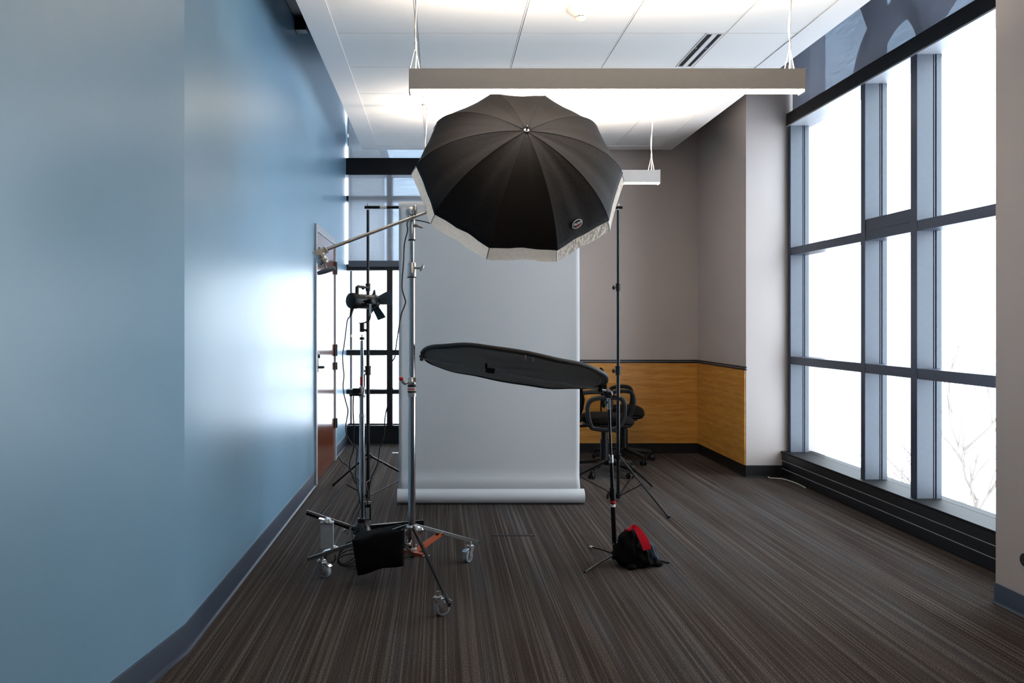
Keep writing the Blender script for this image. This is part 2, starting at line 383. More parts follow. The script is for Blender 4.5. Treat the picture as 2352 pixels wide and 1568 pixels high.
# window_1 : tall right window (X = 2.93)
WX = 2.93; wy0, wy1 = 3.645, 6.62
win = sroot('window_1', (WX, 5.1, 0), 'tall aluminium window wall flooded with daylight')
b = MB()
b.box((2.885, wy0, .004), (3.12, wy1, .074)).box((2.882, wy0, .078), (3.12, wy1, .142)).box((2.880, wy0, .146), (3.12, wy1, .205))
b.box((2.895, wy0, 0), (3.11, wy1, .21)); MB().box((2.8785, wy0, .0742), (2.884, wy1, .0765)).build('lip_highlight', M['alugrey'], win); MB().box((2.8775, wy0, .1422), (2.883, wy1, .1445)).build('lip_highlight', M['alugrey'], win); b.build('sill_panel', M['black_frame'], win, bevel=.003, label='low black ribbed panel under the window')  # pale strips stand in for highlights along the panel lips
MB().box((2.874, wy0, .205), (3.14, wy1, .222)).build('window_sill', M['blackbase'], win, bevel=.003)
b = MB().box((WX-.012, wy0, 2.965), (3.12, wy1, 3.065)); b.build('header', M['black_frame'], win, bevel=.002, label='black header band')
MB().box((WX-.008, wy0, 2.955), (3.12, wy1, 2.967)).build('head_lining', M['alugrey'], win)
def mullion(y0, y1, z0, z1, lab='mullion', mm=None):
    m_ = MB(); m_.m = 1; m_.box((WX, y0, z0), (WX+.004, y1, z1)); m_.m = 0
    m_.box((WX+.004, y0+.001, z0), (WX+.1, y1-.001, z1)); m_.m = 1
    m_.box((WX+.1, y0+.006, z0), (WX+.106, y1-.006, z1)); m_.m = 0; m_.box((WX+.106, y0, z0), (WX+.112, y1, z1)); m_.m = 1
    m_.box((WX+.112, y0+.006, z0), (WX+.118, y1-.006, z1)); m_.m = 2; m_.box((WX+.118, y0-.004, z0), (WX+.15, y1+.004, z1))
    m_.build(lab, [M['alu'], M['frame_dark'], M['alu']], win)
mullion(5.41, 5.465, .222, 2.957); mullion(4.82, 4.885, .222, 2.957)
mullion(6.56, 6.618, .222, 2.957, 'jamb'); mullion(3.648, 3.70, .222, 2.957, 'jamb')
for z0, z1 in ((1.868, 1.932), (.957, 1.022)):
    for ya, yb in ((3.70, 4.82), (4.885, 5.41), (5.465, 6.56)):
        mm = MB(); mm.box((WX+.002, ya, z0), (WX+.13, yb, z1))
        if z0 > 1.5 and abs(ya-4.885) < .01: mm.box((WX+.004, ya, 1.932), (WX+.13, yb, 2.015))
        mm.build('rail', M['frame_dark'], win, bevel=.002)
for ya, yb in ((3.70, 4.82), (4.885, 5.41), (5.465, 6.56)):
    mm = MB()
    for z0, z1 in ((.222, .957), (1.022, 1.868), (1.932, 2.957)):
        za = 2.015 if (z0 > 1.9 and abs(ya-4.885) < .01) else z0
        mm.box((WX+.128, ya, za), (WX+.134, yb, z1))
    mm.build('window_pane', M['glass'], win)
# clerestory band above the header
b = MB()
for y in (3.66, 4.85, 5.44, 6.58): b.box((3.03, y, 3.065), (3.1, y+.05, ZT))
b.build('upper_mullions', M['frame_dark'], win)
MB().box((3.075, wy0, 3.065), (3.08, wy1, ZT)).build('upper_pane', M['glass'], win)

# window_2 : back window behind the equipment
WY = 8.4
win2 = sroot('window_2', (-.2, WY, 0), 'black framed back window left of the paper backdrop')
b = MB().box((-1.01, WY+.06, 0), (.62, WY+.2, .2)); b.box((-1.01, WY+.03, .17), (.62, WY+.2, .2)); b.build('sill_panel', M['black_frame'], win2, bevel=.003)
MB().box((-1.01, WY-.03, 2.885), (.62, WY+.16, 3.065)).build('header', M['black_frame'], win2, bevel=.003)
for x0, x1 in ((-.578, -.515), (.02, .08), (.56, .62)):
    MB().box((x0, WY, .2), (x1, WY+.15, 2.89)).build('mullion', M['black_frame'], win2, bevel=.002)
for z0, z1 in ((2.61, 2.668), (1.868, 1.932), (.955, 1.012), (.54, .588)):
    m_ = MB()
    for x0, x1 in ((-1.01, -.578), (-.515, .02), (.08, .56)): m_.box((x0, WY+.01, z0), (x1, WY+.13, z1))
    m_.build('rail', M['black_frame'], win2, bevel=.002)
MB().box((-1.01, WY+.1, .2), (.62, WY+.106, 2.89)).build('window_pane', M['glass'], win2)
MB().box((-1.01, WY+.1, 3.06), (.62, WY+.106, ZT)).build('upper_pane', M['glass'], win2)

# roller shades
def shade(name, a, b, m, label, axis, cat='window shade', bar=None):
    r = thing(name, ((a[0]+b[0])/2, (a[1]+b[1])/2, a[2]), label, cat, 'woven roller shades')
    MB().box(a, b).build('shade_fabric', m, r)
    if bar: MB().box(*bar).build('hem_bar', M['alu'], r, bevel=.004)
    return r
shade('roller_shade', (2.965, wy0+.01, 3.068), (2.967, wy1-.02, ZT-.01), M['shade'], 'grey woven shade over the high strip above the tall right window', 0,
      bar=((2.958, wy0+.01, 3.066), (2.974, wy1-.02, 3.078)))
shade('roller_shade', (-.985, WY-.011, 3.068), (.55, WY-.009, ZT-.01), M['shade2'], 'pale woven shade over the high strip above the black back window header', 1)
shade('roller_shade', (-.985, WY-.016, 1.93), (.55, WY-.014, 2.886), M['shade2'], 'pale woven shade half drawn over the back window, grey bar at its bottom', 1,
      bar=((-.985, WY-.03, 1.905), (.55, WY-.004, 1.968)))

# curved steel braces behind the high strips
def ring_brace(c, r0, r1, depth, axis, spokes, label):   # half ring standing on the header
    c = Vector(c); root = thing('ring_brace', c, label, 'steel brace', 'curved steel braces outside')
    e1 = Vector((0, 1, 0)) if axis == 'X' else Vector((1, 0, 0)); n = Vector((1, 0, 0)) if axis == 'X' else Vector((0, 1, 0)); z = Vector((0, 0, 1))
    b = MB(); k = 48; vs = []
    for i in range(k):
        a = PI*i/(k-1); d_ = e1*math.cos(a)+z*math.sin(a)
        for rr, dd in ((r0, 0), (r1, 0), (r1, depth), (r0, depth)): vs.append(c+d_*rr+n*dd)
    b.add(vs, [(i*4+j, i*4+(j+1) % 4, ((i+1) % k)*4+(j+1) % 4, ((i+1) % k)*4+j) for i in range(k-1) for j in range(4)]+[(0, 1, 2, 3), tuple((k-1)*4+j for j in range(4))])
    b.build('ring', M['truss'], root)
    for a, L, wd in spokes:
        a = math.radians(a); d_ = e1*math.cos(a)+z*math.sin(a); s_ = MB()
        s_.bar(c+d_*(r1-.02)+n*depth/2, c+d_*L+n*depth/2, depth*.9, wd, up=n.cross(d_)); s_.build('strut', M['truss'], root)
ring_brace((3.13, 5.50, 3.07), .36, .46, .14, 'X', [(100, 1.05, .09), (62, 1.15, .09), (150, 1.2, .08)], 'grey ring brace seen dimly through the shade above the right window')
ring_brace((-.86, 8.56, 3.07), .22, .30, .14, 'Y', [(110, 1.2, .08), (60, 1.2, .08), (150, .7, .08)], 'grey ring brace behind the shade above the back window')

# outside world
struct(MB().box((-60, -40, -3.2), (80, 120, -3.0)).build('ground', M['snow']), 'bright ground outside the windows')
bl = thing('building', (-3.2, 17, -3), 'pale stone building with blue glass strips outside the back window', 'building')
MB().box((-1.83, 16.2, -3), (-1.36, 19, 7)).build('stone_pier', M['facade'], bl)
MB().box((-6, 16.9, -3), (-1.83, 20, 7)).build('glass_front', M['blueglass'], bl)
b = MB()
for x in (-2.22, -1.98, -2.6, -3.2): b.box((x, 16.7, -3), (x+.05, 16.92, 7))
for z in (-1, 1.0, 2.8, 4.6): b.box((-6, 16.75, z), (-1.83, 16.92, z+.06))
b.build('facade_grid', M['facade'], bl)
def tree(x, y, hgt, seed, label):
    rnd = random.Random(seed); tr = MB()
    def br(p, d_, L, r, dep):
        q = p+d_*L; tr.tube([p, (p+q)/2+Vector((rnd.uniform(-1, 1), rnd.uniform(-1, 1), 0))*L*.05, q], [r, r*.8, r*.6], 6)
        if dep:
            for _ in range(3):
                n = (d_+Vector((rnd.uniform(-.8, .8), rnd.uniform(-.8, .8), rnd.uniform(-.1, .5)))).normalized(); br(p+(q-p)*rnd.uniform(.5, 1), n, L*.68, r*.5, dep-1)
    br(Vector((x, y, -3)), Vector((0, 0, 1)), hgt*.4, .08, 4)
    tag(tr.build('bare_tree', M['bark']), label, 'tree', 'bare trees outside')
tree(12, 18, 5.5, 3, 'faint bare tree beyond the upper right window panes, taller one'); tree(7.2, 10.8, 3.6, 8, 'faint bare shrub-like tree low outside the narrow middle panes')

# ------------------------------------------------------------------ ceiling things
def pendant(Y, label):
    r = thing('pendant_light', (.79, Y+.035, 2.406), label, 'ceiling light', 'linear pendant lights')
    x0, x1 = -.15, 1.725
    b = MB(); b.box((x0+.006, Y, 2.406), (x1-.006, Y+.004, 2.503)).box((x0+.006, Y+.066, 2.406), (x1-.006, Y+.07, 2.503)).box((x0+.006, Y+.004, 2.44), (x1-.006, Y+.066, 2.445))
    b.build('housing', M['fixture'], r)
    for xa, xb in ((x0, x0+.006), (x1-.006, x1)): MB().box((xa, Y-.001, 2.394), (xb, Y+.071, 2.505)).build('end_cap', M['fixture'], r)
    MB().box((x0+.007, Y+.004, 2.401), (x1-.007, Y+.066, 2.409)).build('diffuser', M['lens'], r, label='glowing white diffuser')
    for x in (x0+.03, x1-.06):
        b = MB(); cx = x+.0
        b.tube(smooth([(cx, Y+.035, 3.02), (cx+.004, Y+.035, 2.85), (cx-.002, Y+.035, 2.62)], 5), .0022, 6)
        b.tube([(cx, Y+.035, 2.62), (cx-.028, Y+.035, 2.5)], .002, 6).tube([(cx, Y+.035, 2.62), (cx+.022, Y+.035, 2.5)], .0018, 6)
        b.tube([(cx, Y+.035, 2.60), (cx, Y+.035, 2.635)], .005, 8)
        b.tube(smooth([(cx+.012, Y+.04, 3.02), (cx+.012, Y+.04, 2.88), (cx-.004, Y+.04, 2.72), (cx+.004, Y+.04, 2.62), (cx+.0, Y+.04, 2.5)], 5), .0035, 8)
        b.build('suspension_wire', M['cable_white'], r)
        MB().lathe((cx, Y+.035, 3.0205), (0, 0, -1), [(.03, 0), (.03, .008), (.022, .016)], 20).build('ceiling_rose', M['white'], r)
    ld = bpy.data.lights.new('uplight', 'AREA'); ld.shape = 'RECTANGLE'; ld.size = 1.8; ld.size_y = .05; ld.energy = UP; ld.color = (1, .86, .72)
    lo = bpy.data.objects.new('uplight', ld); COL.objects.link(lo); lo.parent = r; lo.location = (0, 0, .07); lo.rotation_euler = (PI, 0, 0)
    return r
UP = 48
pendant(3.7, 'long silver pendant light hanging in front of the black umbrella')
pendant(6.15, 'far silver pendant light partly hidden behind the black umbrella')
pendant(-1.2, 'unseen silver pendant light behind the viewer, added for warm fill')  # extra unseen fixture, added as warm fill light
pendant(1.25, 'unseen silver pendant light overhead, outside the picture, added for its light')  # out of view, added to light the near part of the room

sd = thing('smoke_detector', (.765, 4.29, CZ), 'round cream smoke detector on a ceiling tile', 'smoke detector')
MB().lathe((.765, 4.29, CZ+.001), (0, 0, -1), [(.076, 0), (.076, .008), (.068, .016), (.055, .026), (.036, .042), (.032, .046)], 40).build('base', M['beige'], sd)
b = MB().lathe((.765, 4.29, CZ-.043), (0, 0, -1), [(.026, 0), (.026, .008)], 30); b.build('vent_ring', M['dark'], sd)
b = MB().lathe((.765, 4.29, CZ-.05), (0, 0, -1), [(.031, 0), (.030, .006), (.022, .013), (.004, .015)], 30)
for i in range(8):
    a = 2*PI*i/8; b.box((.765+.027*math.cos(a)-.002, 4.29+.027*math.sin(a)-.002, CZ-.055), (.765+.027*math.cos(a)+.002, 4.29+.027*math.sin(a)+.002, CZ-.04))
b.build('sensor_cap', M['beige'], sd)

ad = thing('air_diffuser', (1.63, 4.95, CZ), 'white slot air diffuser with two black slots in the ceiling', 'air vent')
b = MB()
for x0, x1 in ((1.578, 1.586), (1.620, 1.648), (1.676, 1.684)): b.box((x0, 4.655, CZ-.003), (x1, 5.255, CZ+.02))
b.box((1.578, 4.652, CZ-.003), (1.684, 4.66, CZ+.02)).box((1.578, 5.252, CZ-.003), (1.684, 5.26, CZ+.02)); b.build('frame', M['white'], ad)
MB().box((1.586, 4.66, CZ+.004), (1.620, 5.252, CZ+.02)).box((1.648, 4.66, CZ+.004), (1.676, 5.252, CZ+.02)).build('slot', M['dark'], ad)
for x in (1.599, 1.661): MB().box((x, 4.9, CZ+.0005), (x+.006, 4.925, CZ+.006)).build('deflector', M['alugrey'], ad)

# black shade box with a bright edge along the top of the blue wall
bx = thing('shade_box', (-.95, 4.6, 3.33), 'black box rail with a thin pale edge high on the blue wall', 'rail')
MB().box((-1.009, 1.8, 3.40), (-.90, 5.46, 3.58)).build('housing', M['black_frame'], bx, bevel=.004)
MB().box((-.935, 1.8, 3.385), (-.923, 5.40, 3.401)).build('edge_strip', M['white'], bx, label='thin pale strip')
MB().box((-1.009, 5.42, 3.33), (-.93, 5.50, 3.41)).build('end_bracket', M['darksteel'], bx, bevel=.003)

# ------------------------------------------------------------------ backdrop
SX0, SX1, SY = -.533, 1.303, 5.75
def bstand(x, a0, label):
    r = thing('backdrop_stand', (x, SY, 0), label, 'light stand', 'black tripod stands holding the backdrop')
    MB().tube([(x, SY, .015), (x, SY, 2.13)], .0105, 14).tube([(x, SY, .015), (x, SY, .95)], .0130, 14).tube([(x, SY, .95), (x, SY, 1.56)], .0118, 14).build('pole', M['blackmetal'], r)
    for z, s_ in ((.95, 1.2), (1.56, 1)):
        b = MB(); b.tube([(x, SY, z-.025*s_), (x, SY, z+.022*s_)], .017*s_, 14); b.tube([(x, SY, z+.022*s_), (x, SY, z+.03*s_)], .019*s_, 14)
        b.build('collar', M['black'], r)
        MB().tube([(x, SY, z), (x-.03, SY-.01, z)], .005).ell((x-.035, SY-.012, z), (.012, .006, .016), 10, 6).build('knob', M['black'], r)
    MB().tube([(x, SY, .30), (x, SY, .345)], .02, 14).build('leg_collar', M['black'], r)
    MB().tube([(x, SY, .02), (x, SY, .05)], .018, 14).build('brace_hub', M['black'], r)
    for k in range(3):
        d_ = dirv(a0+120*k); side = Vector((-d_.y, d_.x, 0))
        p0 = Vector((x, SY, .325))+d_*.02; p1 = Vector((x, SY, .012))+d_*.59
        b = MB()
        b.tube([p0, p1], .0085, 10); b.box(p0-Vector((.008, .008, .012)), p0+Vector((.008, .008, .012)))
        lg = b.build('leg', M['blackmetal'], r)
        MB().tube([p1-(p1-p0).normalized()*.025, p1], .0115, 10).build('foot', M['blackrubber'], lg)
        mid = p0+(p1-p0)*.48
        MB().ribbon([Vector((x, SY, .035))+d_*.015, mid], .012, .005, side).build('brace', M['blackmetal'], r)
    return r
bstand(SX0, -117, 'black tripod stand holding the left end of the backdrop pole')
bstand(SX1, -69, 'black tripod stand holding the right end of the backdrop pole')
cb = thing('crossbar', (.38, SY, 2.15), 'black crossbar with a band of white tape, laid across two stands', 'pole')
MB().tube([(SX0-.025, SY, 2.150), (SX1+.03, SY, 2.150)], .0115, 14).build('bar', M['blackmetal'], cb)
MB().tube([(-.445, SY, 2.150), (-.395, SY, 2.150)], .0125, 14).build('tape_band', M['tape'], cb, label='white tape band')
for x in (SX0, SX1): MB().tube([(x, SY, 2.125), (x, SY, 2.172)], .0045).tube([(x, SY, 2.168), (x, SY, 2.176)], .008).build('spigot', M['steel'], cb)

bd = thing('paper_backdrop', (.36, 5.66, 0), 'grey seamless paper backdrop hanging between two black stands', 'backdrop')
PX0, PX1, PY = -.303, 1.008, 5.70
MB().lathe((PX0-.002, SY, 2.145), (1, 0, 0), [(.034, 0), (.046, 0), (.046, 1.32), (.034, 1.32)], 32).build('top_roll', M['paperroll'], bd, label='pale roll of paper on the crossbar')
b = MB(); nu, nv = 44, 30; vs = []
for j in range(nv+1):
    v = j/nv; z = 2.145+(.105-2.145)*v
    for i in range(nu+1):
        u = i/nu; x = PX0+(PX1-PX0)*u
        ed = math.exp(-(1-u)/.05)*.012+math.exp(-u/.05)*.025
        y = PY-.002-ed*math.sin(PI*min(1, v*1.05))**.5*(.4+.6*v)*1.0 + .003*math.sin(u*7+v*3) if 0 < v < 1 else PY
        y -= .012*math.sin(v*PI)
        if v > .96: y = y*(1-(v-.96)/.04)+(5.655)*((v-.96)/.04)
        vs.append((x+(.0), y, z))
b.add(vs, [(j*(nu+1)+i, j*(nu+1)+i+1, (j+1)*(nu+1)+i+1, (j+1)*(nu+1)+i) for j in range(nv) for i in range(nu)])
o = b.build('paper_sheet', M['paper'], bd, fixn=False); sm = o.modifiers.new('s', 'SOLIDIFY'); sm.thickness = .001
MB().lathe((PX0-.008, 5.655, .053), (1, 0, 0), [(.040, .02), (.040, 0), (.0525, 0), (.0525, 1.345), (.040, 1.345), (.040, 1.32)], 36).build('bottom_roll', M['paper'], bd)

# ------------------------------------------------------------------ rolling boom stand with chrome pole
PB = Vector((-.144, 3.92, 0))
rs = thing('boom_stand', PB, 'chrome rolling stand with boom arm on three small grey casters', 'light stand')
def zt(y, Y=3.92): return CH-(y-HY)*Y/F
def pole(r, P_, segs, m=None):
    b = MB()
    for y0, y1, rad in segs: b.tube([P_+Vector((0, 0, zt(y0, P_.y))), P_+Vector((0, 0, zt(y1, P_.y)))], rad, 20)
    b.build('pole', m or M['chrome'], r)
pole(rs, PB, [(492, 560, .0095), (545, 615, .0125), (615, 885, .0160), (885, 1262, .0185)])
def ring(P_, y0, y1, rad, name, m, parent, lab=None):
    z0, z1 = zt(y0, P_.y), zt(y1, P_.y); h_ = z0-z1
    b = MB().lathe(P_+Vector((0, 0, z1)), (0, 0, 1), [(rad*.9, 0), (rad, h_*.08), (rad, h_*.55), (rad*.93, h_*.6), (rad*.93, h_*.92), (rad*.85, h_)], 24)
    return b.build(name, m, parent, label=lab)
ring(PB, 500, 552, .0175, 'collar', M['castmetal'], rs); ring(PB, 603, 637, .0225, 'collar', M['castmetal'], rs)
ring(PB, 549, 553, .0182, 'rubber_ring', M['blackrubber'], rs); ring(PB, 634, 638, .0232, 'rubber_ring', M['blackrubber'], rs)
ring(PB, 866, 884, .021, 'collar', M['castmetal'], rs); ring(PB, 884, 903, .0205, 'label_band', M['white'], rs, 'white band with red and black bars')
b = MB(); b.m = 0
for y0, y1 in ((884, 888), (897, 901)):
    b.tube([PB+Vector((0, 0, zt(y0))), PB+Vector((0, 0, zt(y1)))], .0212, 20)
b.m = 1
for a in (-150, -120, -95, -70, -45): b.bar(PB+dirv(a)*.0205+Vector((0, 0, zt(895))), PB+dirv(a)*.0205+Vector((0, 0, zt(891))), .006, .002, up=dirv(a))
b.build('label_print', [M['black'], M['red']], rs)
ring(PB, 902, 910, .0225, 'collar', M['castmetal'], rs)
def tee(p, d_, m, parent, L=.03, tilt=(0, 0, 1), w=.03):
    p, d_ = Vector(p), Vector(d_).normalized(); b = MB(); b.tube([p, p+d_*L], .006, 10)
    q = p+d_*(L+.006); tl = Vector(tilt).normalized()
    b.tube([q-tl*w*.5, q-tl*w*.2, q+tl*w*.2, q+tl*w*.5], [.005, .008, .008, .005], 10)
    return b.build('knob', m, parent)
tee(PB+Vector((.012, -.01, zt(520))), (1, -.2, .05), M['castmetal'], rs, .018, (.9, 0, -.35), .045)
tee(PB+Vector((.015, -.01, zt(615))), (1, -.2, -.05), M['castmetal'], rs, .03, (.35, 0, .6), .035)
lv = MB().tube(smooth([PB+Vector((-.018, -.012, zt(876))), PB+Vector((-.035, -.02, zt(880))), PB+Vector((-.048, -.022, zt(873)))], 4), [.007]*9, 10).build('lock_lever', M['castmetal'], rs)
MB().ell(PB+Vector((-.052, -.024, zt(869))), (.011, .008, .011), 14, 8).build('lever_tip', M['red'], lv, label='red knob')
# base hubs
MB().lathe(PB+Vector((0, 0, .235)), (0, 0, 1), [(.02, 0), (.03, .005), (.03, .05), (.022, .058)], 24).build('leg_hub', M['castmetal'], rs)
MB().lathe(PB+Vector((0, 0, .14)), (0, 0, 1), [(.018, 0), (.027, .004), (.027, .034), (.019, .04)], 24).build('brace_hub', M['castmetal'], rs)
for s_, a in ((1, 200), (1, 245)): tee(PB+dirv(a)*.02+Vector((0, 0, .265 if a == 200 else .205)), dirv(a), M['castmetal'], rs, .02, (dirv(a+90)), .034)
MB().lathe(PB+Vector((.035, .02, .235)), (0, 0, 1), [(.012, 0), (.024, .01), (.026, .03), (.018, .04)], 20).build('bolt_cap', M['chrome'], rs)
def caster(P_, head, parent, rw=.035, wheel=M['rubber'], forkm=M['castmetal'], top=.118, lab=None):
    # P_: wheel contact point, head: rolling direction in degrees
    P_ = Vector(P_); h_ = dirv(head); s_ = Vector((-h_.y, h_.x, 0)); cz = P_+Vector((0, 0, rw)); st = P_-h_*.022
    b = MB()
    for sg in (-1, 1):
        q = [cz+s_*sg*.016-h_*.008-Vector((0, 0, .008)), cz+s_*sg*.016+h_*.010, st+s_*sg*.016+h_*.016+Vector((0, 0, rw*2+.012)), st+s_*sg*.016-h_*.016+Vector((0, 0, rw*2+.012))]
        b.add([p+s_*sg*.0015 for p in q]+[p-s_*sg*.0015 for p in q], [(0,1,2,3),(4,5,6,7),(0,1,5,4),(1,2,6,5),(2,3,7,6),(3,0,4,7)])
    b.bar(st-h_*.018+Vector((0, 0, rw*2+.012)), st+h_*.018+Vector((0, 0, rw*2+.012)), .036, .005)
    b.lathe(st+Vector((0, 0, rw*2+.012)), (0, 0, 1), [(.02, 0), (.02, .008), (.01, .012), (.008, max(.014, top-rw*2-.012))], 18)
    b.tube([cz-s_*.019, cz+s_*.019], .006, 10)
    fk = b.build('caster', forkm, parent, label=lab)
    w_ = MB().lathe(cz-s_*.012, s_, [(rw*.45, .001), (rw*.62, .001), (rw*.7, .003), (rw*.72, -.001), (rw*.95, 0), (rw, .004), (rw, .020), (rw*.95, .024), (rw*.72, .025), (rw*.7, .021), (rw*.45, .023)], 32)
    w_.build('wheel', wheel, fk)
    MB().lathe(cz-s_*.0125, s_, [(rw*.30, 0), (rw*.62, .0005), (rw*.66, .0245), (rw*.3, .025)], 24).build('wheel_rim', M['castmetal'], fk)
    l_ = MB().bar(st+Vector((0, 0, rw*2+.01))+h_*.01, st+h_*.052+Vector((0, 0, rw*2+.004)), .022, .004); l_.bar(st+h_*.048+Vector((0, 0, rw*2+.005)), st+h_*.062+Vector((0, 0, rw*2-.005)), .026, .004)
    l_.build('brake_lever', M['chrome'], fk, bevel=.001)
    return fk
for a, hd in ((-70.5, 25), (168.6, -35), (50, 235)):
    d_ = dirv(a); p0 = PB+d_*.022+Vector((0, 0, .285)); p1 = PB+d_*.545+Vector((0, 0, .088)) if a > -60 else PB+d_*.545+Vector((0, 0, .078))
    lg = MB().bar(p0, p1, .011, .019).build('leg', M['steel'] if a > 0 else M['darksteel'], rs, bevel=.001)
    MB().bar(p1, p1+(p1-p0).normalized()*.004, .012, .02).build('end_cap', M['blackrubber'], lg)
    cp = PB+d_*.456
    caster(cp, hd, rs, .033, top=.11)
    # orange brace channel from the lower hub to the leg
    q0 = PB+d_*.025+Vector((0, 0, .155)); f_ = .26; q1 = p0+(p1-p0)*f_*1.5+Vector((0, 0, -.006)); s_ = Vector((-d_.y, d_.x, 0)); b = MB()
    for sg in (-1, 1): b.bar(q0+s_*.011*sg, q1+s_*.011*sg, .003, .018)
    b.bar(q0+Vector((0, 0, .008)), q0+(q1-q0)*.8+Vector((0, 0, .008)), .022, .002); b.build('brace', M['orange'], rs)
    MB().tube([q1-s_*.018, q1+s_*.018], .0065, 10).build('brace_pin', M['chrome'], rs)
# boom arm and grip heads
HD = Vector((-.138, 3.872, zt(499, 3.872))); LE = at(733, 579, 3.66); bdir = (HD-LE).normalized(); RE = HD+bdir*.60
MB().tube([LE, RE], .0082, 14).build('boom_arm', M['steel'], rs)
up = Vector((0, 0, 1)); side = Vector((0, -1, 0))
def griphead(c, axis_up, axis_side, parent, s_=1.0):
    c = Vector(c); b = MB(); a = Vector(axis_side).normalized(); u = Vector(axis_up).normalized()
    b.lathe(c-a*.026*s_, a, [(.020*s_, 0), (.027*s_, .003*s_), (.027*s_, .014*s_), (.021*s_, .017*s_), (.027*s_, .021*s_), (.027*s_, .034*s_), (.022*s_, .038*s_), (.012*s_, .05*s_)], 24)
    b.bar(c-u*.034*s_, c+u*.012*s_, .03*s_, .034*s_, up=a)
    return b.build('grip_head', M['castmetal'], parent)
gh = griphead(PB+Vector((.0, -.025, zt(490))), (0, 0, 1), (.2, -1, 0), rs, 1.05)
MB().ell(PB+Vector((.018, -.068, zt(487))), (.012, .008, .027), 14, 8).build('wing_knob', M['castmetal'], gh)
MB().tube([PB+Vector((0, 0, zt(512))), PB+Vector((0, 0, zt(496)))], .0145, 18).build('spigot', M['castmetal'], rs)
ring(PB, 510, 513, .0155, 'rubber_ring', M['blackrubber'], rs); ring(PB, 517, 520, .0155, 'rubber_ring', M['blackrubber'], rs)
ez = Vector((0, 0, 1)); er = (ez-bdir*ez.dot(bdir)).normalized()
b = MB(); b.bar(LE-bdir*.026, LE+bdir*.030, .036, .026, up=er); b.bar(LE+bdir*.026-er*.002, LE+bdir*.034, .046, .034, up=er)
dn = (-er+bdir*.02+Vector((0.0, 0, 0))).normalized()
b.lathe(LE+dn*.008, dn, [(.020, 0), (.027, .004), (.027, .018), (.023, .02), (.028, .024), (.028, .044), (.022, .05)], 22)
b.tube([LE+er*.012-bdir*.012, LE+er*.026-bdir*.012], .007).tube([LE+er*.012+bdir*.008, LE+er*.024+bdir*.008], .006)
g2 = b.build('grip_head', M['castmetal'], rs, bevel=.002)
q = LE+dn*.056; b = MB().tube([q, q+dn*.03], .0075, 12); b.build('grip_screw', M['chrome'], g2)
q = q+dn*.036; hx = Vector((.93, .0, .30)).normalized()
MB().tube([q-hx*.045, q-hx*.036, q-hx*.012, q+hx*.015, q+hx*.036, q+hx*.042], [.008, .0105, .0125, .0125, .0105, .008], 16).build('tee_handle', M['handle'], g2, label='blue-grey T handle')

# ------------------------------------------------------------------ umbrella
UC = Vector((.40126, 3.98, 2.07916)); UR, th, ps, ph0, UD = .52747, .54625, .041786, 3.10236, .26899
ua = Vector((math.sin(ps)*math.cos(th), -math.cos(ps)*math.cos(th), math.sin(th)))
ur = (-ua).cross(Vector((0, 0, 1))).normalized(); uu = ur.cross(-ua)
BT = 1.2
def upt(k, s, t, offs=0, sag=1.0):
    def rib(kk, tt):
        a = ph0+math.radians(36)*kk; rr = UR*math.sin(BT*tt)/math.sin(BT); hh = UD*(math.cos(BT*tt)-math.cos(BT))/(1-math.cos(BT))
        return UC+(ur*math.cos(a)+uu*math.sin(a))*rr+ua*hh
    p = rib(k, t)*(1-s)+rib(k+1, t)*s
    ctr = UC+ua*(-.05)
    p += (ctr-p).normalized()*(.016*sag*4*s*(1-s)*min(1, t*1.1)*(1.25-t*.9))
    return p-ua*offs
um = thing('photo_umbrella', UC, 'large black photography umbrella with a white rim, on the boom arm', 'umbrella')
def canopy(t1, offs, name, m, NT=18, NS=10, sag=1.0, wob=0):
    b = MB(); rnd = random.Random(7)
    for k in range(10):
        vs = []
        for i in range(NT+1):
            for j in range(NS+1):
                t = .012+(t1-.012)*i/NT; p = upt(k, j/NS, t, offs, sag)
                if wob and t > .9: p += ua*rnd.uniform(-wob, wob)*(1 if 0 < j < NS else 0)
                # soft folds that run along the ribs
                if not wob: p += ua*(.004*math.sin(j/NS*PI*3+k*1.7)+(.004 if k in (0, 9, 1) else .002)*math.sin(j/NS*PI*5+k*2.3+t*2))*math.sin(PI*j/NS)*t
                vs.append(p)
        b.add(vs, [(i*(NS+1)+j, i*(NS+1)+j+1, (i+1)*(NS+1)+j+1, (i+1)*(NS+1)+j) for i in range(NT) for j in range(NS)])
    me = b.build(name, m, um, fixn=False, sharp=30)
    bm = bmesh.new(); bm.from_mesh(me.data); bmesh.ops.remove_doubles(bm, verts=bm.verts, dist=1e-4); bmesh.ops.recalc_face_normals(bm, faces=bm.faces); bm.to_mesh(me.data); bm.free()
    me.data.set_sharp_from_angle(angle=math.radians(16))
    if name == 'canopy': sm_ = me.modifiers.new('s', 'SOLIDIFY'); sm_.thickness = .0012; sm_.offset = 0
    return me
cn = canopy(1.0, 0, 'canopy', M['umb']); canopy(1.105, .016, 'diffusion_cloth', M['diff'], 24, 10, wob=.009).__setitem__('label', 'white cloth showing as a rim around the black canopy')
sg_ = MB()
for k in range(10): sg_.tube([upt(k, 0, .03+.97*i/16, -.0010, 0) for i in range(17)], .0011, 5)
sg_.build('seams', M['umb'], um)
for k in range(10): MB().tube([upt(k, 0, .05+1.05*i/16, .011, 0) for i in range(17)], .0025, 6).build('rib', M['steel'], um)
MB().tube([UC+ua*(UD+.0), UC-ua*.42], .005, 10).build('shaft', M['steel'], um)
MB().lathe(UC+ua*(UD-.004), ua, [(.012, 0), (.0135, .004), (.012, .010), (.005, .012), (.0045, .034), (.002, .040)], 20).build('tip', M['chrome'], um, label='silver tip')
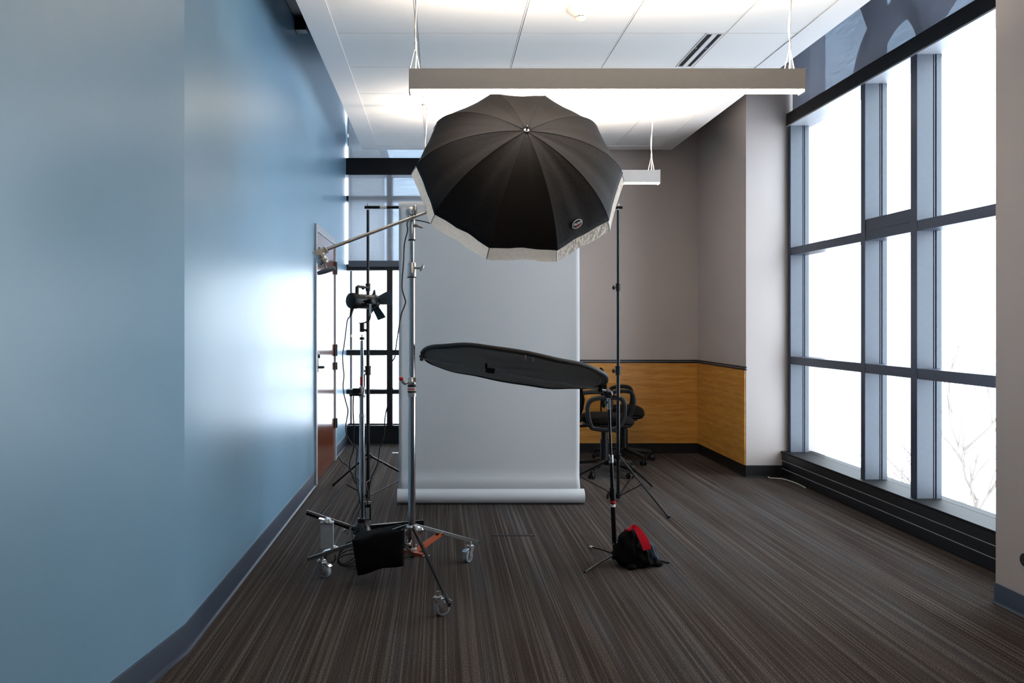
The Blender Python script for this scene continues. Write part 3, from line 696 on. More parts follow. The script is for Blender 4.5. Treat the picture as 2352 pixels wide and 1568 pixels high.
# oval logo patch
PK, PT = 3, .865
pc = upt(PK, .42, PT); ex = (upt(PK, .47, PT)-upt(PK, .37, PT)).normalized(); ey = (upt(PK, .42, PT-.04)-upt(PK, .42, PT+.04)); ey = (ey-ex*ey.dot(ex)).normalized(); ez_ = ex.cross(ey)
if ez_.dot(ua) < 0: ex = -ex; ez_ = ex.cross(ey)
def pl_(x, y, z=.0): return pc+ex*x+ey*y+ez_*(.0075+z)
b = MB(); n = 40; A_, B_ = .031, .0185
b.add([pl_(A_*math.cos(2*PI*i/n), B_*math.sin(2*PI*i/n)) for i in range(n)]+[pl_(A_*math.cos(2*PI*i/n), B_*math.sin(2*PI*i/n), -.007) for i in range(n)],
      [tuple(range(n))]+[(i, (i+1) % n, n+(i+1) % n, n+i) for i in range(n)])
patch = b.build('logo_patch', M['black'], um, label='black oval patch with white lettering')
b = MB(); b.loopbar([pl_(A_*math.cos(2*PI*i/n), B_*math.sin(2*PI*i/n), .0006) for i in range(n)], .0008, .0028, ez_); b.build('patch_outline', M['white'], patch)
cu = bpy.data.curves.new('patch_text', 'FONT'); cu.body = 'Photek'; cu.size = .0215; cu.align_x = 'CENTER'; cu.align_y = 'CENTER'; cu.extrude = .0003; cu.offset = .0002; cu.shear = .25
tx = bpy.data.objects.new('tmp_text', cu); COL.objects.link(tx); bpy.context.view_layer.update()
tme = bpy.data.meshes.new_from_object(tx.evaluated_get(bpy.context.evaluated_depsgraph_get())); bpy.data.objects.remove(tx)
to = bpy.data.objects.new('patch_lettering', tme); COL.objects.link(to); tme.materials.clear(); tme.materials.append(M['white'])
R4 = Matrix((ex, ey, ez_)).transposed().to_4x4(); to.parent = patch
for v_ in tme.vertices: v_.co = (R4 @ v_.co)*.84+pl_(0, .0022, .0032)-UC
b = MB(); b.add([pl_(.020, -.0085, .0008), pl_(-.012, -.0085, .0008), pl_(-.006, -.0118, .0008), pl_(.004, -.0138, .0008), pl_(.014, -.0118, .0008)], [(0,1,2,3,4)]); b.build('patch_underline', M['red'], patch, label='red strip', fixn=False)

# strobe light behind the umbrella
sc_ = UC-ua*.20
sl = thing('strobe_light', sc_, 'black strobe lamp head behind the umbrella on the boom arm', 'studio light')
off_ = -uu*.055
MB().lathe(sc_+off_, -ua, [(.05, 0), (.058, .01), (.058, .20), (.045, .21)], 32).build('lamp_body', M['black'], sl)
MB().lathe(sc_+off_+ua*.001, ua, [(.05, 0), (.075, .05), (.073, .05), (.048, .002)], 32).build('lamp_reflector', M['steel'], sl)
MB().bar(RE-bdir*.01, sc_+off_-uu*.05-ua*.08, .02, .014).bar(sc_+off_-uu*.05-ua*.08, sc_+off_-ua*.08, .03, .02).build('mount_bracket', M['blackmetal'], sl)

def cable(name, pts, r, label, m=None, cat='cable', n=6, parent=None):
    o = MB().tube(smooth(pts, n), r, 8).build(name, m or M['blackrubber'], parent)
    return o if parent else tag(o, label, cat)
Yc = 3.95
pts = [sc_+off_-ua*.2, (.15, 4.25, 1.78), (-.08, 4.02, 1.82)]+[at(x, y, Yc) for x, y in ((938, 508), (936, 530), (929, 560), (927, 600), (924, 640), (924, 665), (931, 690), (930, 700), (921, 725), (915, 760), (909, 800))] + \
      [at(x, y, Yc+.1) for x, y in ((906, 822), (893, 838), (891, 858), (896, 880), (901, 900))]+[at(x, y, Yc+.3) for x, y in ((888, 940), (884, 965), (882, 1000), (872, 1030), (868, 1062), (853, 1098), (848, 1130), (850, 1150))]
cable('power_cord', pts, .0033, '', parent=sl)

# ------------------------------------------------------------------ second stand with spotlight
P2 = Vector((-.436, 4.35, 0)); ls = thing('light_stand', P2, 'steel stand with black legs under the black spotlight', 'light stand')
pole(ls, P2, [(768, 800, .0035), (782, 900, .0098), (895, 960, .0135), (952, 1195, .0155)])
ring(P2, 774, 780, .013, 'collar', M['black'], ls); ring(P2, 888, 912, .0175, 'collar', M['castmetal'], ls); ring(P2, 950, 958, .0175, 'collar', M['castmetal'], ls)
MB().tube([P2+Vector((.010, .004, zt(905, 4.35))), P2+Vector((.010, .004, zt(858, 4.35)))], .006, 10).build('crank_tube', M['darksteel'], ls)
MB().tube([P2+Vector((-.001, 0, zt(885, 4.35))), P2+Vector((-.001, 0, zt(865, 4.35)))], .0102, 16).build('red_label', M['red'], ls, label='red sticker')
b = MB(); c0 = P2+Vector((-.03, -.012, zt(897, 4.35))); b.box(c0-Vector((.02, .012, .012)), c0+Vector((.024, .012, .014))); b.tube([c0+Vector((-.02, 0, -.022)), c0+Vector((.03, 0, -.022))], .006)
b.build('clamp', M['black'], ls, bevel=.002); tee(c0+Vector((-.015, 0, -.022)), (-1, -.2, 0), M['black'], ls, .01, (0, 0, 1), .016)
hz = .15
MB().lathe(P2+Vector((0, 0, hz-.02)), (0, 0, 1), [(.03, 0), (.055, .008), (.056, .02), (.045, .045), (.028, .062), (.024, .066), (.024, .088), (.018, .09)], 30).build('base_hub', M['blackmetal'], ls)
b = MB()
for a in (-130, -100, -70, -40): b.ell(P2+dirv(a)*.05+Vector((0, 0, hz+.0)), (.006, .006, .006), 10, 6)
b.build('hub_bolt', M['chrome'], ls)
def blkleg(p1, w_, h_, rnd_=False):
    d_ = (Vector(p1)-P2); d_.z = 0; d_.normalize(); p0 = P2+d_*.04+Vector((0, 0, hz+.01)); b = MB()
    if rnd_: b.tube([p0, p1], .0135, 14)
    else: b.bar(p0, p1, w_, h_)
    b.build('leg', M['blackmetal'], ls, bevel=0 if rnd_ else .002); return p0
L1 = at(703, 1176, 4.30); blkleg(L1, 0, 0, True)
L2 = at(973, 1201, 4.44); blkleg(L2, .02, .036)
L3 = P2+Vector((.02, -.235, .16)); blkleg(L3, .02, .03)
q = at(752, 1195, 4.24)
b = MB().box((q.x-.036, q.y-.014, .085), (q.x+.032, q.y-.010, q.z-.012)).box((q.x-.036, q.y-.014, .085), (q.x-.032, q.y+.02, q.z-.012)).box((q.x+.028, q.y-.014, .085), (q.x+.032, q.y+.02, q.z-.012))
b.box((q.x-.038, q.y-.02, q.z-.014), (q.x+.034, q.y+.024, q.z-.006)); b.build('caster_bracket', M['alugrey'], ls, bevel=.002, label='tall pale grey bracket')
MB().lathe((q.x, q.y, q.z-.006), (.25, -.1, 1), [(.028, 0), (.028, .006), (.02, .012), (.012, .02)], 20).bar((q.x-.045, q.y-.005, q.z+.012), (q.x+.01, q.y-.01, q.z+.0), .03, .006).build('swivel_plate', M['castmetal'], ls)
caster((q.x+.015, q.y-.0, 0), -160, ls, .034, M['blackrubber'], top=.095)
b = caster(at(948, 1280, 4.36)*Vector((1, 1, 0)) if False else Vector((at(948, 1280, 4.36).x, 4.36, 0)), -60, ls, .034, M['blackrubber'], top=.15)
caster(Vector((L3.x, L3.y+.05, 0)), -60, ls, .034, M['blackrubber'], top=.15)
MB().lathe(P2+Vector((-.09, -.05, .165)), (-.3, -1, 0), [(.010, 0), (.011, .004), (.006, .012)], 14).build('bolt_cap', M['chrome'], ls)

# spotlight
bk = at(804, 690, 4.285); ax = Vector((.67, .74, -.02)).normalized(); sdv = Vector((ax.y, -ax.x, 0)).normalized(); upv = sdv.cross(ax).normalized()
fx = thing('spotlight', bk+ax*.1, 'small black spotlight with open barn doors on the steel stand', 'studio light')
MB().lathe(bk, ax, [(.004, -.004), (.030, -.003), (.041, .004), (.0435, .012), (.0435, .045), (.039, .05)], 32).build('back_cap', M['black'], fx)
bodyc = MB().lathe(bk+ax*.048, ax, [(.037, 0), (.038, .03), (.0395, .031), (.0395, .036), (.038, .037), (.038, .062), (.0395, .063), (.0395, .068), (.038, .069), (.038, .12)], 32)
for a in range(0, 360, 30):
    dd = sdv*math.cos(math.radians(a))+upv*math.sin(math.radians(a))
    if a > 180: bodyc.bar(bk+ax*.06+dd*.038, bk+ax*.14+dd*.038, .004, .006, up=dd)
bodyc.build('lamp_body', M['blackmetal'], fx)
MB().lathe(bk+ax*.165, ax, [(.038, 0), (.042, .003), (.042, .022), (.040, .024), (.030, .024)], 32).build('front_ring', M['darksteel'], fx)
MB().lathe(bk+ax*.188, ax, [(.036, 0), (.034, .003), (.012, .006), (.001, .007)], 28).build('lens', M['alugrey'], fx)
b = MB(); hp = bk+ax*.05+upv*.040
b.tube([hp, hp+upv*.036, hp+upv*.040+ax*.006, hp+upv*.037+ax*.085], [.010, .010, .008, .006], 10); b.tube([hp+ax*.085+upv*.037, hp+ax*.085+upv*.0], .004, 8); b.build('handle', M['black'], fx)
MB().tube([bk+ax*.02-upv*.04, bk+ax*.012-upv*.06, bk+ax*.006-upv*.085], [.009, .008, .006], 12).build('cable_gland', M['black'], fx)
fc = bk+ax*.186
def leaf(dv, tv, L, w0, w1, fl, skew=0):
    d1 = (dv*math.sin(fl)+ax*math.cos(fl)).normalized(); p0 = fc+dv*.038; b = MB(); nn = d1.cross(tv).normalized()
    q_ = [p0-tv*w0/2, p0+tv*w0/2, p0+d1*L+tv*(w1/2+skew), p0+d1*L-tv*(w1/2-skew)]
    b.add([x+nn*.0008 for x in q_]+[x-nn*.0008 for x in q_], [(0,1,2,3),(4,5,6,7),(0,1,5,4),(1,2,6,5),(2,3,7,6),(3,0,4,7)])
    b.tube([p0-tv*w0*.5, p0+tv*w0*.5], .003, 8); b.build('barn_door', M['darksteel'] if dv.dot(sdv) > .5 else M['blackmetal'], fx)
leaf((sdv+upv*.25).normalized(), (upv-sdv*.25).normalized(), .074, .05, .088, 1.2); leaf(-sdv, upv, .066, .05, .082, .5); leaf((upv-sdv*.3).normalized(), (sdv+upv*.3).normalized(), .036, .034, .012, 1.2); leaf((-upv+sdv*.25).normalized(), (sdv+upv*.25).normalized(), .068, .05, .066, 1.05)
leaf((-upv-sdv*.8).normalized(), (sdv-upv*.8).normalized(), .062, .05, .012, 1.45)
yb = P2+Vector((0, 0, zt(743, 4.35))); pv = bk+ax*.10; ys = [pv+sdv*.052-upv*.0]
yk = smooth([pv+sdv*.052+upv*.006, pv+sdv*.053-upv*.04, pv+sdv*.052-upv*.08, pv+sdv*.035-upv*.112, yb+sdv*.0+Vector((0, 0, .003)), yb-sdv*.02+Vector((0, 0, .003))], 5)
MB().ribbon(yk, .016, .004, ax).build('yoke', M['blackmetal'], fx)
b = MB(); b.lathe(pv+sdv*.037, sdv, [(.012, 0), (.012, .02), (.016, .022), (.016, .034), (.010, .037)], 16); b.lathe(pv-sdv*.037, -sdv, [(.012, 0), (.012, .02)], 16); b.build('pivot_knob', M['black'], fx)
b = MB().tube([yb+Vector((0, 0, .004)), yb-Vector((0, 0, .046))], .0125, 16); b.build('receiver', M['black'], fx); tee(yb+Vector((.01, -.004, -.036)), (1, -.2, 0), M['black'], fx, .014, (.35, 0, .6), .022)

Y2 = 4.28
cable('power_cord', [bk+ax*.006-upv*.085]+[at(x, y, Y2) for x, y in ((798, 735), (794, 765), (790, 795), (787, 815), (788, 840), (790, 862), (788, 885), (790, 905), (795, 925), (799, 942), (797, 960), (794, 980), (797, 1000), (808, 1018), (820, 1030))]+
      [(-.46, 4.315, .58), (-.468, 4.32, .45), (-.44, 4.30, .3), (-.47, 4.27, .22), (-.50, 4.2, .17)], .0032, '', parent=fx)
cable('power_cord', [at(x, y, 4.32) for x, y in ((812, 905), (811, 940), (813, 985), (812, 1030), (806, 1050), (803, 1070), (812, 1100), (822, 1120))]+[at(826, 1150, 4.31), at(812, 1178, 4.29), at(806, 1200, 4.25), at(800, 1225, 4.2)], .0032, '', parent=ls)
fl = lambda x, y: at(x, y, CH*F/(y-HY))+Vector((0, 0, .004))
cable('extension_cable', [fl(773, 1044), fl(780, 1051), fl(788, 1062), fl(798, 1068), fl(806, 1080), fl(816, 1098), fl(826, 1104)]+[(-.49, 5.5, .006), (-.52, 5.3, .006), (-.50, 5.0, .006)], .0035, 'black cord lying on the carpet beside the left backdrop stand')
# looped bundle beside the sandbag
lp = []
for k in range(4):
    for t_ in range(12):
        a = 2*PI*t_/12; rx, rz = .045+.008*k, .055-.006*k
        cx_, cz_ = 800+k*2, 1268+k*6
        p = at(cx_, cz_, 4.06+.006*k); lp.append(p+Vector((rx*math.cos(a)+.4*rz*math.sin(a), .01*math.sin(a+k), rz*math.sin(a))))
cable('cable_bundle', [at(806, 1215, 4.12)]+lp+[at(818, 1300, 4.05)], .003, 'loose loops of black cable beside the flat black sandbag', n=3)
pb = thing('power_brick', at(845, 1190, 4.46)-Vector((0, 0, .0)), 'black power brick with a grey label hanging behind the steel stand', 'power supply')
cable('power_cord', [at(880, 1060, 5.0), at(868, 1085, 4.9), at(852, 1100, 4.75), at(842, 1110, 4.6), at(846, 1135, 4.5), at(840, 1160, 4.42)], .0028, '', parent=pb)
c0 = at(845, 1172, 4.46)
MB().box(c0-Vector((.019, .014, .052)), c0+Vector((.019, .014, .050))).build('case', M['black'], pb, bevel=.003)
MB().box(c0-Vector((.012, .0155, .046)), c0+Vector((.010, -.0139, .020))).build('label_sticker', M['label'], pb, label='grey label')
MB().box(c0+Vector((-.014, -.0155, .040)), c0+Vector((-.003, -.0139, .045))).box(c0+Vector((.003, -.0155, .040)), c0+Vector((.014, -.0139, .045))).build('marking', M['white'], pb)
MB().tube([c0+Vector((0, 0, .05)), c0+Vector((.004, -.01, .09)), at(850, 1150, 4.25)], .003, 8).build('lead', M['blackrubber'], pb)

# ------------------------------------------------------------------ sandbags
def pouch(TL, TR, BR, BL, th_, seed, wr=.004, nu=20, nv=16, sagb=0):
    TL, TR, BR, BL = map(Vector, (TL, TR, BR, BL)); nrm = ((TR-TL).cross(BL-TL)).normalized()
    rnd = random.Random(seed); ph_ = [rnd.uniform(0, 6) for _ in range(6)]; b = MB(); vs = []
    for sd_ in (1, -1):
        for j in range(nv+1):
            for i in range(nu+1):
                u, v = i/nu, j/nv
                p = TL*(1-u)*(1-v)+TR*u*(1-v)+BR*u*v+BL*(1-u)*v
                bul = ((1-abs(2*u-1)**2.6)*(1-abs(2*v-1)**3.2))**.6*th_/2
                w_ = wr*(math.sin(u*9+ph_[0]+v*4)+math.sin(v*11+ph_[1]-u*5)*.7+math.sin((u+v)*17+ph_[2])*.4)*(bul/(th_/2+1e-6))
                ed = wr*1.2*math.sin(u*8+ph_[3])*(1 if j in (0, nv) else 0)
                p = p+nrm*sd_*(bul+w_*.8)+(BL-TL).normalized()*(ed+sagb*v*math.sin(PI*u))
                vs.append(p)
    q_ = (nu+1)*(nv+1)
    fs = [(s_*q_+j*(nu+1)+i, s_*q_+j*(nu+1)+i+1, s_*q_+(j+1)*(nu+1)+i+1, s_*q_+(j+1)*(nu+1)+i) for s_ in (0, 1) for j in range(nv) for i in range(nu)]
    b.add(vs, fs); return b
def weld(o):
    bm = bmesh.new(); bm.from_mesh(o.data); bmesh.ops.remove_doubles(bm, verts=bm.verts, dist=2e-4); bmesh.ops.recalc_face_normals(bm, faces=bm.faces); bm.to_mesh(o.data); bm.free(); return o
sb = thing('sandbag', (-.33, 3.93, .12), 'flat black sandbag draped over a leg of the chrome stand', 'sandbag')
weld(pouch(at(808, 1238, 3.86), at(930, 1213, 3.83), at(927, 1297, 3.80), at(821, 1320, 3.83), .06, 2).build('pouch', M['cloth'], sb))
weld(pouch(at(822, 1222, 4.03), at(925, 1212, 4.0), at(932, 1268, 4.02), at(835, 1270, 4.03), .04, 5).build('pouch', M['cloth'], sb))
b = MB(); vs = []; nj = 10
for j in range(nj+1):
    a = PI*j/nj; yy = 3.945-.085*math.cos(a)
    for i in range(9):
        x = -.43+.23*i/8; z = .222+.006*math.sin(a)+.046*i/8-.003*math.sin(i*2.1+j)
        vs.append((x, yy, z))
b.add(vs, [(j*9+i, j*9+i+1, (j+1)*9+i+1, (j+1)*9+i) for j in range(nj) for i in range(8)])
o = b.build('saddle', M['cloth'], sb, fixn=False); s__ = o.modifiers.new('s', 'SOLIDIFY'); s__.thickness = .006

rb = thing('sandbag', (1.06, 4.2, 0), 'black and navy sandbag with a red strap at the foot of the reflector stand', 'sandbag')
def lobe(c, r, lean, seed, taper, tz=1.0):
    rnd = random.Random(seed); q_ = [rnd.uniform(0, 6) for _ in range(4)]
    def fn(u, w):
        t_ = (u.z+1)/2; k = 1-taper*t_**1.3
        w = Vector((w.x*k, w.y*k, w.z)); w.x += lean*t_*t_
        w += Vector((u.x, u.y, 0))*.006*(math.sin(u.z*7+q_[0]+u.x*4)+math.sin(u.x*9+u.y*6+q_[1]))
        return w
    return MB().ell(c, r, 28, 18, 2.7, fn)
lobe((.994, 4.2, .099), (.073, .065, .100), .025, 1, .42).build('pouch', M['cloth'], rb, subsurf=1)
lobe((1.07, 4.185, .066), (.07, .055, .067), -.02, 9, .4).build('pouch', M['cloth'], rb, subsurf=1)
lobe((1.108, 4.235, .072), (.078, .06, .074), -.035, 4, .4).build('pouch', M['navy'], rb, subsurf=1, label='navy blue pouch')
MB().ell((1.160, 4.20, .013), (.034, .028, .014), 18, 10).build('pouch_corner', M['cloth'], rb); MB().ell((1.01, 4.145, .014), (.028, .03, .014), 18, 10).build('pouch_corner', M['cloth'], rb)
st = smooth([at(1433, 1216, 4.19), at(1444, 1217, 4.17), at(1453, 1209, 4.18), at(1463, 1214, 4.17), at(1472, 1228, 4.15), at(1480, 1242, 4.135), at(1485, 1256, 4.13), at(1487, 1262, 4.13)], 5)
kk = len(st); b = MB(); vs = []
for i, p in enumerate(st):
    w_ = .008+.036*min(1, i/(kk*.62))**1.2; d_ = (st[min(i+1, kk-1)]-st[max(0, i-1)]).normalized(); sd_ = Vector((d_.z, .25, -d_.x)).normalized()
    for a_, b_ in ((-1, -1), (1, -1), (1, 1), (-1, 1)): vs.append(p+sd_*a_*w_/2+Vector((0, -1, .2)).normalized()*b_*.0015)
b.add(vs, [(i*4+j, i*4+(j+1) % 4, (i+1)*4+(j+1) % 4, (i+1)*4+j) for i in range(kk-1) for j in range(4)]+[(0, 3, 2, 1), tuple((kk-1)*4+j for j in range(4))])
b.build('strap', M['redcloth'], rb, label='red carrying strap')

# ------------------------------------------------------------------ reflector and its stand
P3 = Vector((.955, 4.287, 0)); rst = thing('reflector_stand', P3, 'black stand with a slanting silver arm under the oval reflector', 'light stand')
T3 = Vector((.918, 4.287, zt(905, 4.287)))
def lp3(y): 
    z = zt(y, 4.287); t_ = z/T3.z; return P3+(T3-P3)*t_+Vector((0, 0, 0))
b = MB(); b.tube([lp3(1250), lp3(1140)], .0135, 16); b.tube([lp3(1145), lp3(1050)], .0105, 16); b.tube([lp3(1055), lp3(930)], .0075, 14); b.build('pole', M['blackmetal'], rst)
b = MB().tube([lp3(1284), lp3(1248)], .0115, 16); b.build('base_tube', M['darksteel'], rst)
b = MB().tube([lp3(1250), lp3(1245)], .0155, 16); b.build('collar', M['chrome'], rst)
b = MB().tube([lp3(940), lp3(915)], .0105, 8); b.build('receiver', M['chrome'], rst, label='chrome receiver')
b = MB().tube([lp3(1062), lp3(1044)], .0125, 14); b.build('collar', M['castmetal'], rst); b = MB().tube([lp3(1146), lp3(1120)], .0155, 16); b.build('collar', M['black'], rst)
tee(lp3(924), (-1, -.3, 0), M['black'], rst, .022, (0, .3, 1), .026); tee(lp3(1137), (-1, -.3, 0), M['black'], rst, .022, (.3, .3, 1), .034)
tee(lp3(1052), (-.6, -.6, 0), M['black'], rst, .014, (0, .3, 1), .02)
MB().tube([lp3(1163), lp3(1157)], .0140, 16).build('label_band', M['white'], rst, label='white label'); MB().tube([lp3(1154), lp3(1149)], .0140, 16).build('label_band', M['red'], rst, label='red label')
for i, (fx_, fy_) in enumerate(((1357, 1257), (1344, 1315), (1536, 1293))):
    ft = fl(fx_, fy_); p0 = lp3(1272); b = MB(); dd_ = (ft-p0); mid = p0+dd_*.5+Vector((0, 0, .003))
    b.ribbon([p0, mid, ft], .011, .006, Vector((-dd_.y, dd_.x, 0))); lg = b.build('leg', M['darksteel'] if i == 1 else M['blackmetal'], rst)
    MB().tube([ft-dd_.normalized()*.022, ft+dd_.normalized()*.004], .007, 10).build('foot', M['tape'] if i == 0 else M['blackrubber'], lg)
b = MB().tube([lp3(1283), lp3(1264)], .017, 16); b.build('leg_hub', M['black'], rst)
A0 = at(968, 823, 4.12); A1 = at(1392, 897, 4.22)
ar = MB(); ar.tube([A0, A0+(A1-A0)*.42], .0042, 12); ar.tube([A0+(A1-A0)*.36, A1], .0062, 12); ar.build('arm', M['alugrey'], rst, label='silver telescopic arm')
b = MB(); c0 = at(1397, 904, 4.24); b.ell(c0, (.026, .022, .022), 16, 10).tube([c0, T3+Vector((0, 0, .02))], .012).bar(c0+Vector((.01, 0, -.006)), at(1424, 917, 4.25), .012, .016); b.lathe(c0+Vector((0, -.015, 0)), (0, -1, 0), [(.018, 0), (.018, .012), (.012, .02)], 16)
b.build('swivel_joint', M['black'], rst)
e1 = Vector((.97, .02, -.165)).normalized(); ta = math.radians(12.6); e2 = Vector((0, -math.cos(ta), math.sin(ta))); e2 = (e2-e1*e2.dot(e1)).normalized(); en = e1.cross(e2).normalized()
if en.z > 0: en = -en
RC = at(1178, 845, 4.2); RL, RW = .490, .465
rf = thing('reflector', RC, 'oval charcoal fabric reflector lying tilted on the silver arm', 'reflector')
def sq(x): return math.copysign(abs(x)**.88, x)
def rw_(a): return .003*math.sin(a*5+1)+.002*math.sin(a*11)
b = MB(); vs = []; na, nr = 72, 12
for i in range(nr+1):
    for j in range(na):
        a = 2*PI*j/na; r_ = i/nr; p = RC+e1*RL*r_*sq(math.cos(a))+e2*RW*r_*sq(math.sin(a))
        p += en*(rw_(a)*r_+.003*math.sin(r_*9+a*3)-.006*(1-r_*r_)) 
        vs.append(p+en*.006)
for i in range(nr+1):
    for j in range(na):
        a = 2*PI*j/na; r_ = i/nr; vs.append(RC+e1*RL*r_*sq(math.cos(a))+e2*RW*r_*sq(math.sin(a))+en*(rw_(a)*r_-.006))
q_ = (nr+1)*na; fs = [(s_*q_+i*na+j, s_*q_+i*na+(j+1) % na, s_*q_+(i+1)*na+(j+1) % na, s_*q_+(i+1)*na+j) for s_ in (0, 1) for i in range(nr) for j in range(na)]
fs += [(nr*na+j, nr*na+(j+1) % na, q_+nr*na+(j+1) % na, q_+nr*na+j) for j in range(na)]
weld(b.add(vs, fs).build('fabric_disc', M['refl'], rf))
ri = [RC+e1*RL*sq(math.cos(2*PI*j/72))+e2*RW*sq(math.sin(2*PI*j/72))+en*rw_(2*PI*j/72) for j in range(73)]
MB().tube(ri, .0115, 10, cap=False).build('rim', M['rim'], rf, label='padded black rim')
zp = [RC+(e1*RL*sq(math.cos(2*PI*j/72))+e2*RW*sq(math.sin(2*PI*j/72)))*.945+en*(rw_(2*PI*j/72)+.007) for j in range(1, 36)]
MB().tube(zp, .0022, 6).build('zip', M['darksteel'], rf)
for ang in (1.58, 1.50):
    p = RC+(e1*RL*math.cos(ang)+e2*RW*math.sin(ang))*.965+en*.012+Vector((0, -.012, 0)); b = MB()
    b.box(p-Vector((.004, .003, .004)), p+Vector((.004, .003, .006))); b.loopbar([p+Vector((.004*math.sin(2*PI*i/14), -.002, -.013+.009*math.cos(2*PI*i/14))) for i in range(14)], .002, .0025, (0, 1, 0)); b.build('zip_pull', M['chrome'], rf)
# clamps holding the disc on the arm
b = MB(); b.bar(A0+Vector((0, 0, -.012)), A0+Vector((.004, .01, .035)), .016, .018, up=(1, 0, 0)); b.bar(A0+Vector((.004, .01, .03)), RC-e1*RL*.985+en*.0, .014, .012); b.tube([A0+Vector((-.012, 0, .012)), A0+Vector((.01, 0, .012))], .005); b.build('clamp', M['black'], rst)
pm = A0+(A1-A0)*.36; b = MB().bar(pm+Vector((-.01, 0, 0)), pm+Vector((.03, 0, -.004)), .022, .026); b.tube([pm+Vector((-.014, -.004, -.01)), pm+Vector((-.014, .01, .036))], .006); b.build('clamp', M['black'], rst, bevel=.002)
pr = A0+(A1-A0)*.965; b = MB().bar(pr+Vector((0, 0, -.014)), pr+Vector((.002, 0, .016)), .018, .02, up=(1, 0, 0)); b.bar(pr+Vector((.002, 0, .014)), pr+Vector((.008, .01, .045)), .010, .012, up=(1, 0, 0)); b.tube([pr+Vector((-.014, 0, .018)), pr+Vector((.02, 0, .018))], .004); b.build('clamp', M['black'], rst)

# ------------------------------------------------------------------ office chairs (local: facing +X)
def chair(loc, rot, label, sdep=.44, arm=.30, bh=.50, bt=.10):
    r = bpy.data.objects.new('office_chair', None); COL.objects.link(r); r.location = loc; r.rotation_euler = (0, 0, rot); tag(r, label, 'chair', 'black office chairs')
    L = dict(parent=r, local=True)
    MB().ell((.02, 0, .475), (sdep/2, .235, .045), 28, 12, 3.2, lambda u, w: w+Vector((0, 0, -.02*max(0, u.x)**3+.008*abs(u.y)**2))).build('seat', M['seat'], **L)
    MB().ell((.02, 0, .435), (sdep/2*.95, .215, .03), 24, 8, 3).build('seat_shell', M['black'], **L)
    x0 = -sdep/2
    MB().ell((x0-.02, 0, .50+bh/2), (.022, .2, bh/2), 24, 14, 2.8, lambda u, w: w+Vector((-bt*max(0, u.z+.2)+.03*u.y*u.y, 0, 0))).build('backrest', M['seat'], **L)
    b = MB().ribbon(smooth([(x0+.12, 0, .42), (x0-.01, 0, .415), (x0-.04, 0, .47), (x0-.035, 0, .62)], 5), .07, .014, (0, 1, 0)); b.build('back_bracket', M['black'], **L)
    for sg in (-1, 1):
        y = sg*.262; xa, xb = x0+.03, x0+.03+arm
        pts = [(xa+.03, y, .43), (xa+.005, y, .50), (xa-.005, y, .60), (xa+.02, y, .655), (xa+.08, y, .678), (xb-.07, y, .682), (xb-.015, y, .665), (xb+.004, y, .60), (xb-.008, y, .50), (xb-.05, y, .435), ((xa+xb)/2, y, .415)]
        ps_ = smooth(pts+[pts[0]], 4)[:-1]
        MB().loopbar(ps_, .040, .036, (0, 1, 0)).build('armrest', M['black'], bevel=.008, **L)
    MB().tube([(0, 0, .12), (0, 0, .41)], .028, 16).tube([(0, 0, .12), (0, 0, .30)], .036, 16).build('gas_post', M['black'], **L)
    MB().box((-.10, -.07, .39), (.12, .07, .425)).tube([(.03, -.06, .395), (.06, -.2, .385)], .006).build('tilt_mechanism', M['black'], bevel=.006, **L)
    for k in range(5):
        d_ = dirv(72*k+20); b = MB(); b.bar((0, 0, .12), d_*.27+Vector((0, 0, .085)), .045, .03); b.build('base_leg', M['black'], bevel=.006, **L)
        p = d_*.275; s_ = Vector((-d_.y, d_.x, 0)); b = MB()
        for q in (-1, 1): b.lathe(p+s_*(.008*q)+Vector((0, 0, .027)), s_*q, [(.012, 0), (.027, .001), (.027, .014), (.018, .018)], 18)
        b.tube([p+Vector((0, 0, .03)), p+Vector((0, 0, .09))], .008); b.build('caster', M['black'], **L)
    return r
chair((1.415, 6.77, 0), .0, 'black office chair half hidden behind the right edge of the backdrop')
chair((1.73, 7.40, 0), math.radians(-12), 'black office chair farther back against the golden wood panelling', sdep=.34, arm=.22, bh=.38, bt=.02)

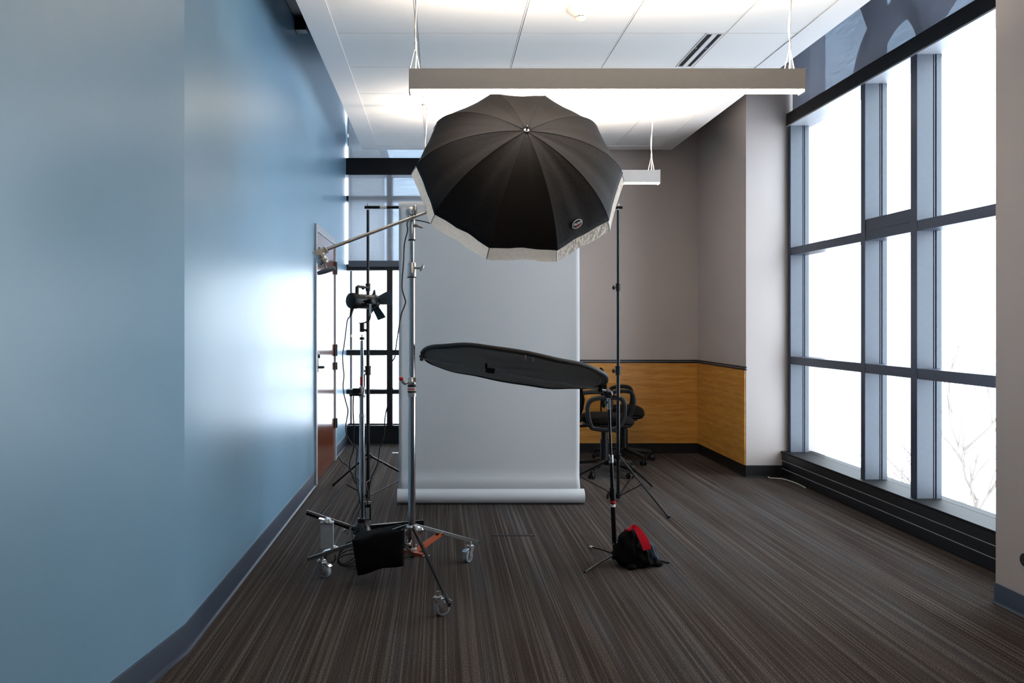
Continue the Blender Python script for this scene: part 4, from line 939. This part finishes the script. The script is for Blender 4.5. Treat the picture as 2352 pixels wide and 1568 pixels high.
# ------------------------------------------------------------------ small things on floor and wall
fb = thing('floor_outlet', (.445, 4.8, 0), 'thin dark floor outlet cover set in the carpet', 'outlet')
MB().box((.315, 4.788, 0), (.575, 4.812, .003)).build('cover', M['dark'], fb, bevel=.001)
MB().box((.552, 4.80, .003), (.560, 4.807, .0045)).build('latch', M['steel'], fb)
wo = thing('wall_outlet', (2.577, 3.47, .26), 'dark round fitting low on the nearest right wall', 'outlet')
MB().lathe((2.58, 3.455, .255), (-1, 0, 0), [(.03, 0), (.03, .004), (.026, .008)], 28).build('plate', M['dark'], wo)
MB().lathe((2.572, 3.455, .255), (-1, 0, 0), [(.014, 0), (.014, .002)], 20).build('socket', M['darksteel'], wo)
cable('white_cord', [fl(1762, 1093), fl(1768, 1098), fl(1785, 1099), fl(1800, 1101), fl(1820, 1107), fl(1835, 1113), fl(1850, 1121)], .0035, 'thin white cord on the carpet by the foot of the grey pillar', M['cable_white'])
tg = thing('paper_scrap', fl(908, 1040), 'small white paper scrap on the carpet left of the backdrop', 'paper')
p = fl(908, 1040); MB().box((p.x-.03, p.y-.02, .001), (p.x+.03, p.y+.02, .004)).build('sheet', M['white'], tg)

# ------------------------------------------------------------------ camera, world, light
cam = bpy.data.cameras.new('camera'); co = bpy.data.objects.new('camera', cam); COL.objects.link(co)
cam.sensor_width = 36; cam.lens = F/2352*36; co.location = (0, 0, CH); co.rotation_euler = (PI/2, 0, 0)
cam.shift_x = (1176-CX)/2352; cam.shift_y = (HY-784)/2352; cam.clip_start = .05; cam.clip_end = 300
S.camera = co
wd = bpy.data.worlds.new('sky'); S.world = wd; wd.use_nodes = True; nt = wd.node_tree; nt.nodes.clear()
wo_ = N(nt, 'ShaderNodeOutputWorld'); bg = N(nt, 'ShaderNodeBackground'); bg.inputs[0].default_value = (.86, .93, 1.0, 1); bg.inputs[1].default_value = 8.0
nt.links.new(bg.outputs[0], wo_.inputs[0])
def portal(loc, rot, sx, sy):
    l = bpy.data.lights.new('sky_portal', 'AREA'); l.shape = 'RECTANGLE'; l.size = sx; l.size_y = sy; l.cycles.is_portal = True
    o = bpy.data.objects.new('sky_portal', l); COL.objects.link(o); o.location = loc; o.rotation_euler = rot
portal((3.16, 5.13, 1.6), (0, PI/2, 0), 2.8, 3.0)
portal((-.2, 8.62, 1.6), (-PI/2, 0, 0), 1.7, 3.0)
V = S.view_settings; V.view_transform = 'Standard'; V.look = 'None'; V.exposure = 0; V.gamma = 1; V.use_curve_mapping = False
S.cycles.max_bounces = 10; S.cycles.diffuse_bounces = 6; S.cycles.glossy_bounces = 5; S.cycles.transparent_max_bounces = 12
S.cycles.sample_clamp_indirect = 8; S.cycles.use_denoising = True; S.cycles.caustics_reflective = False; S.cycles.caustics_refractive = False
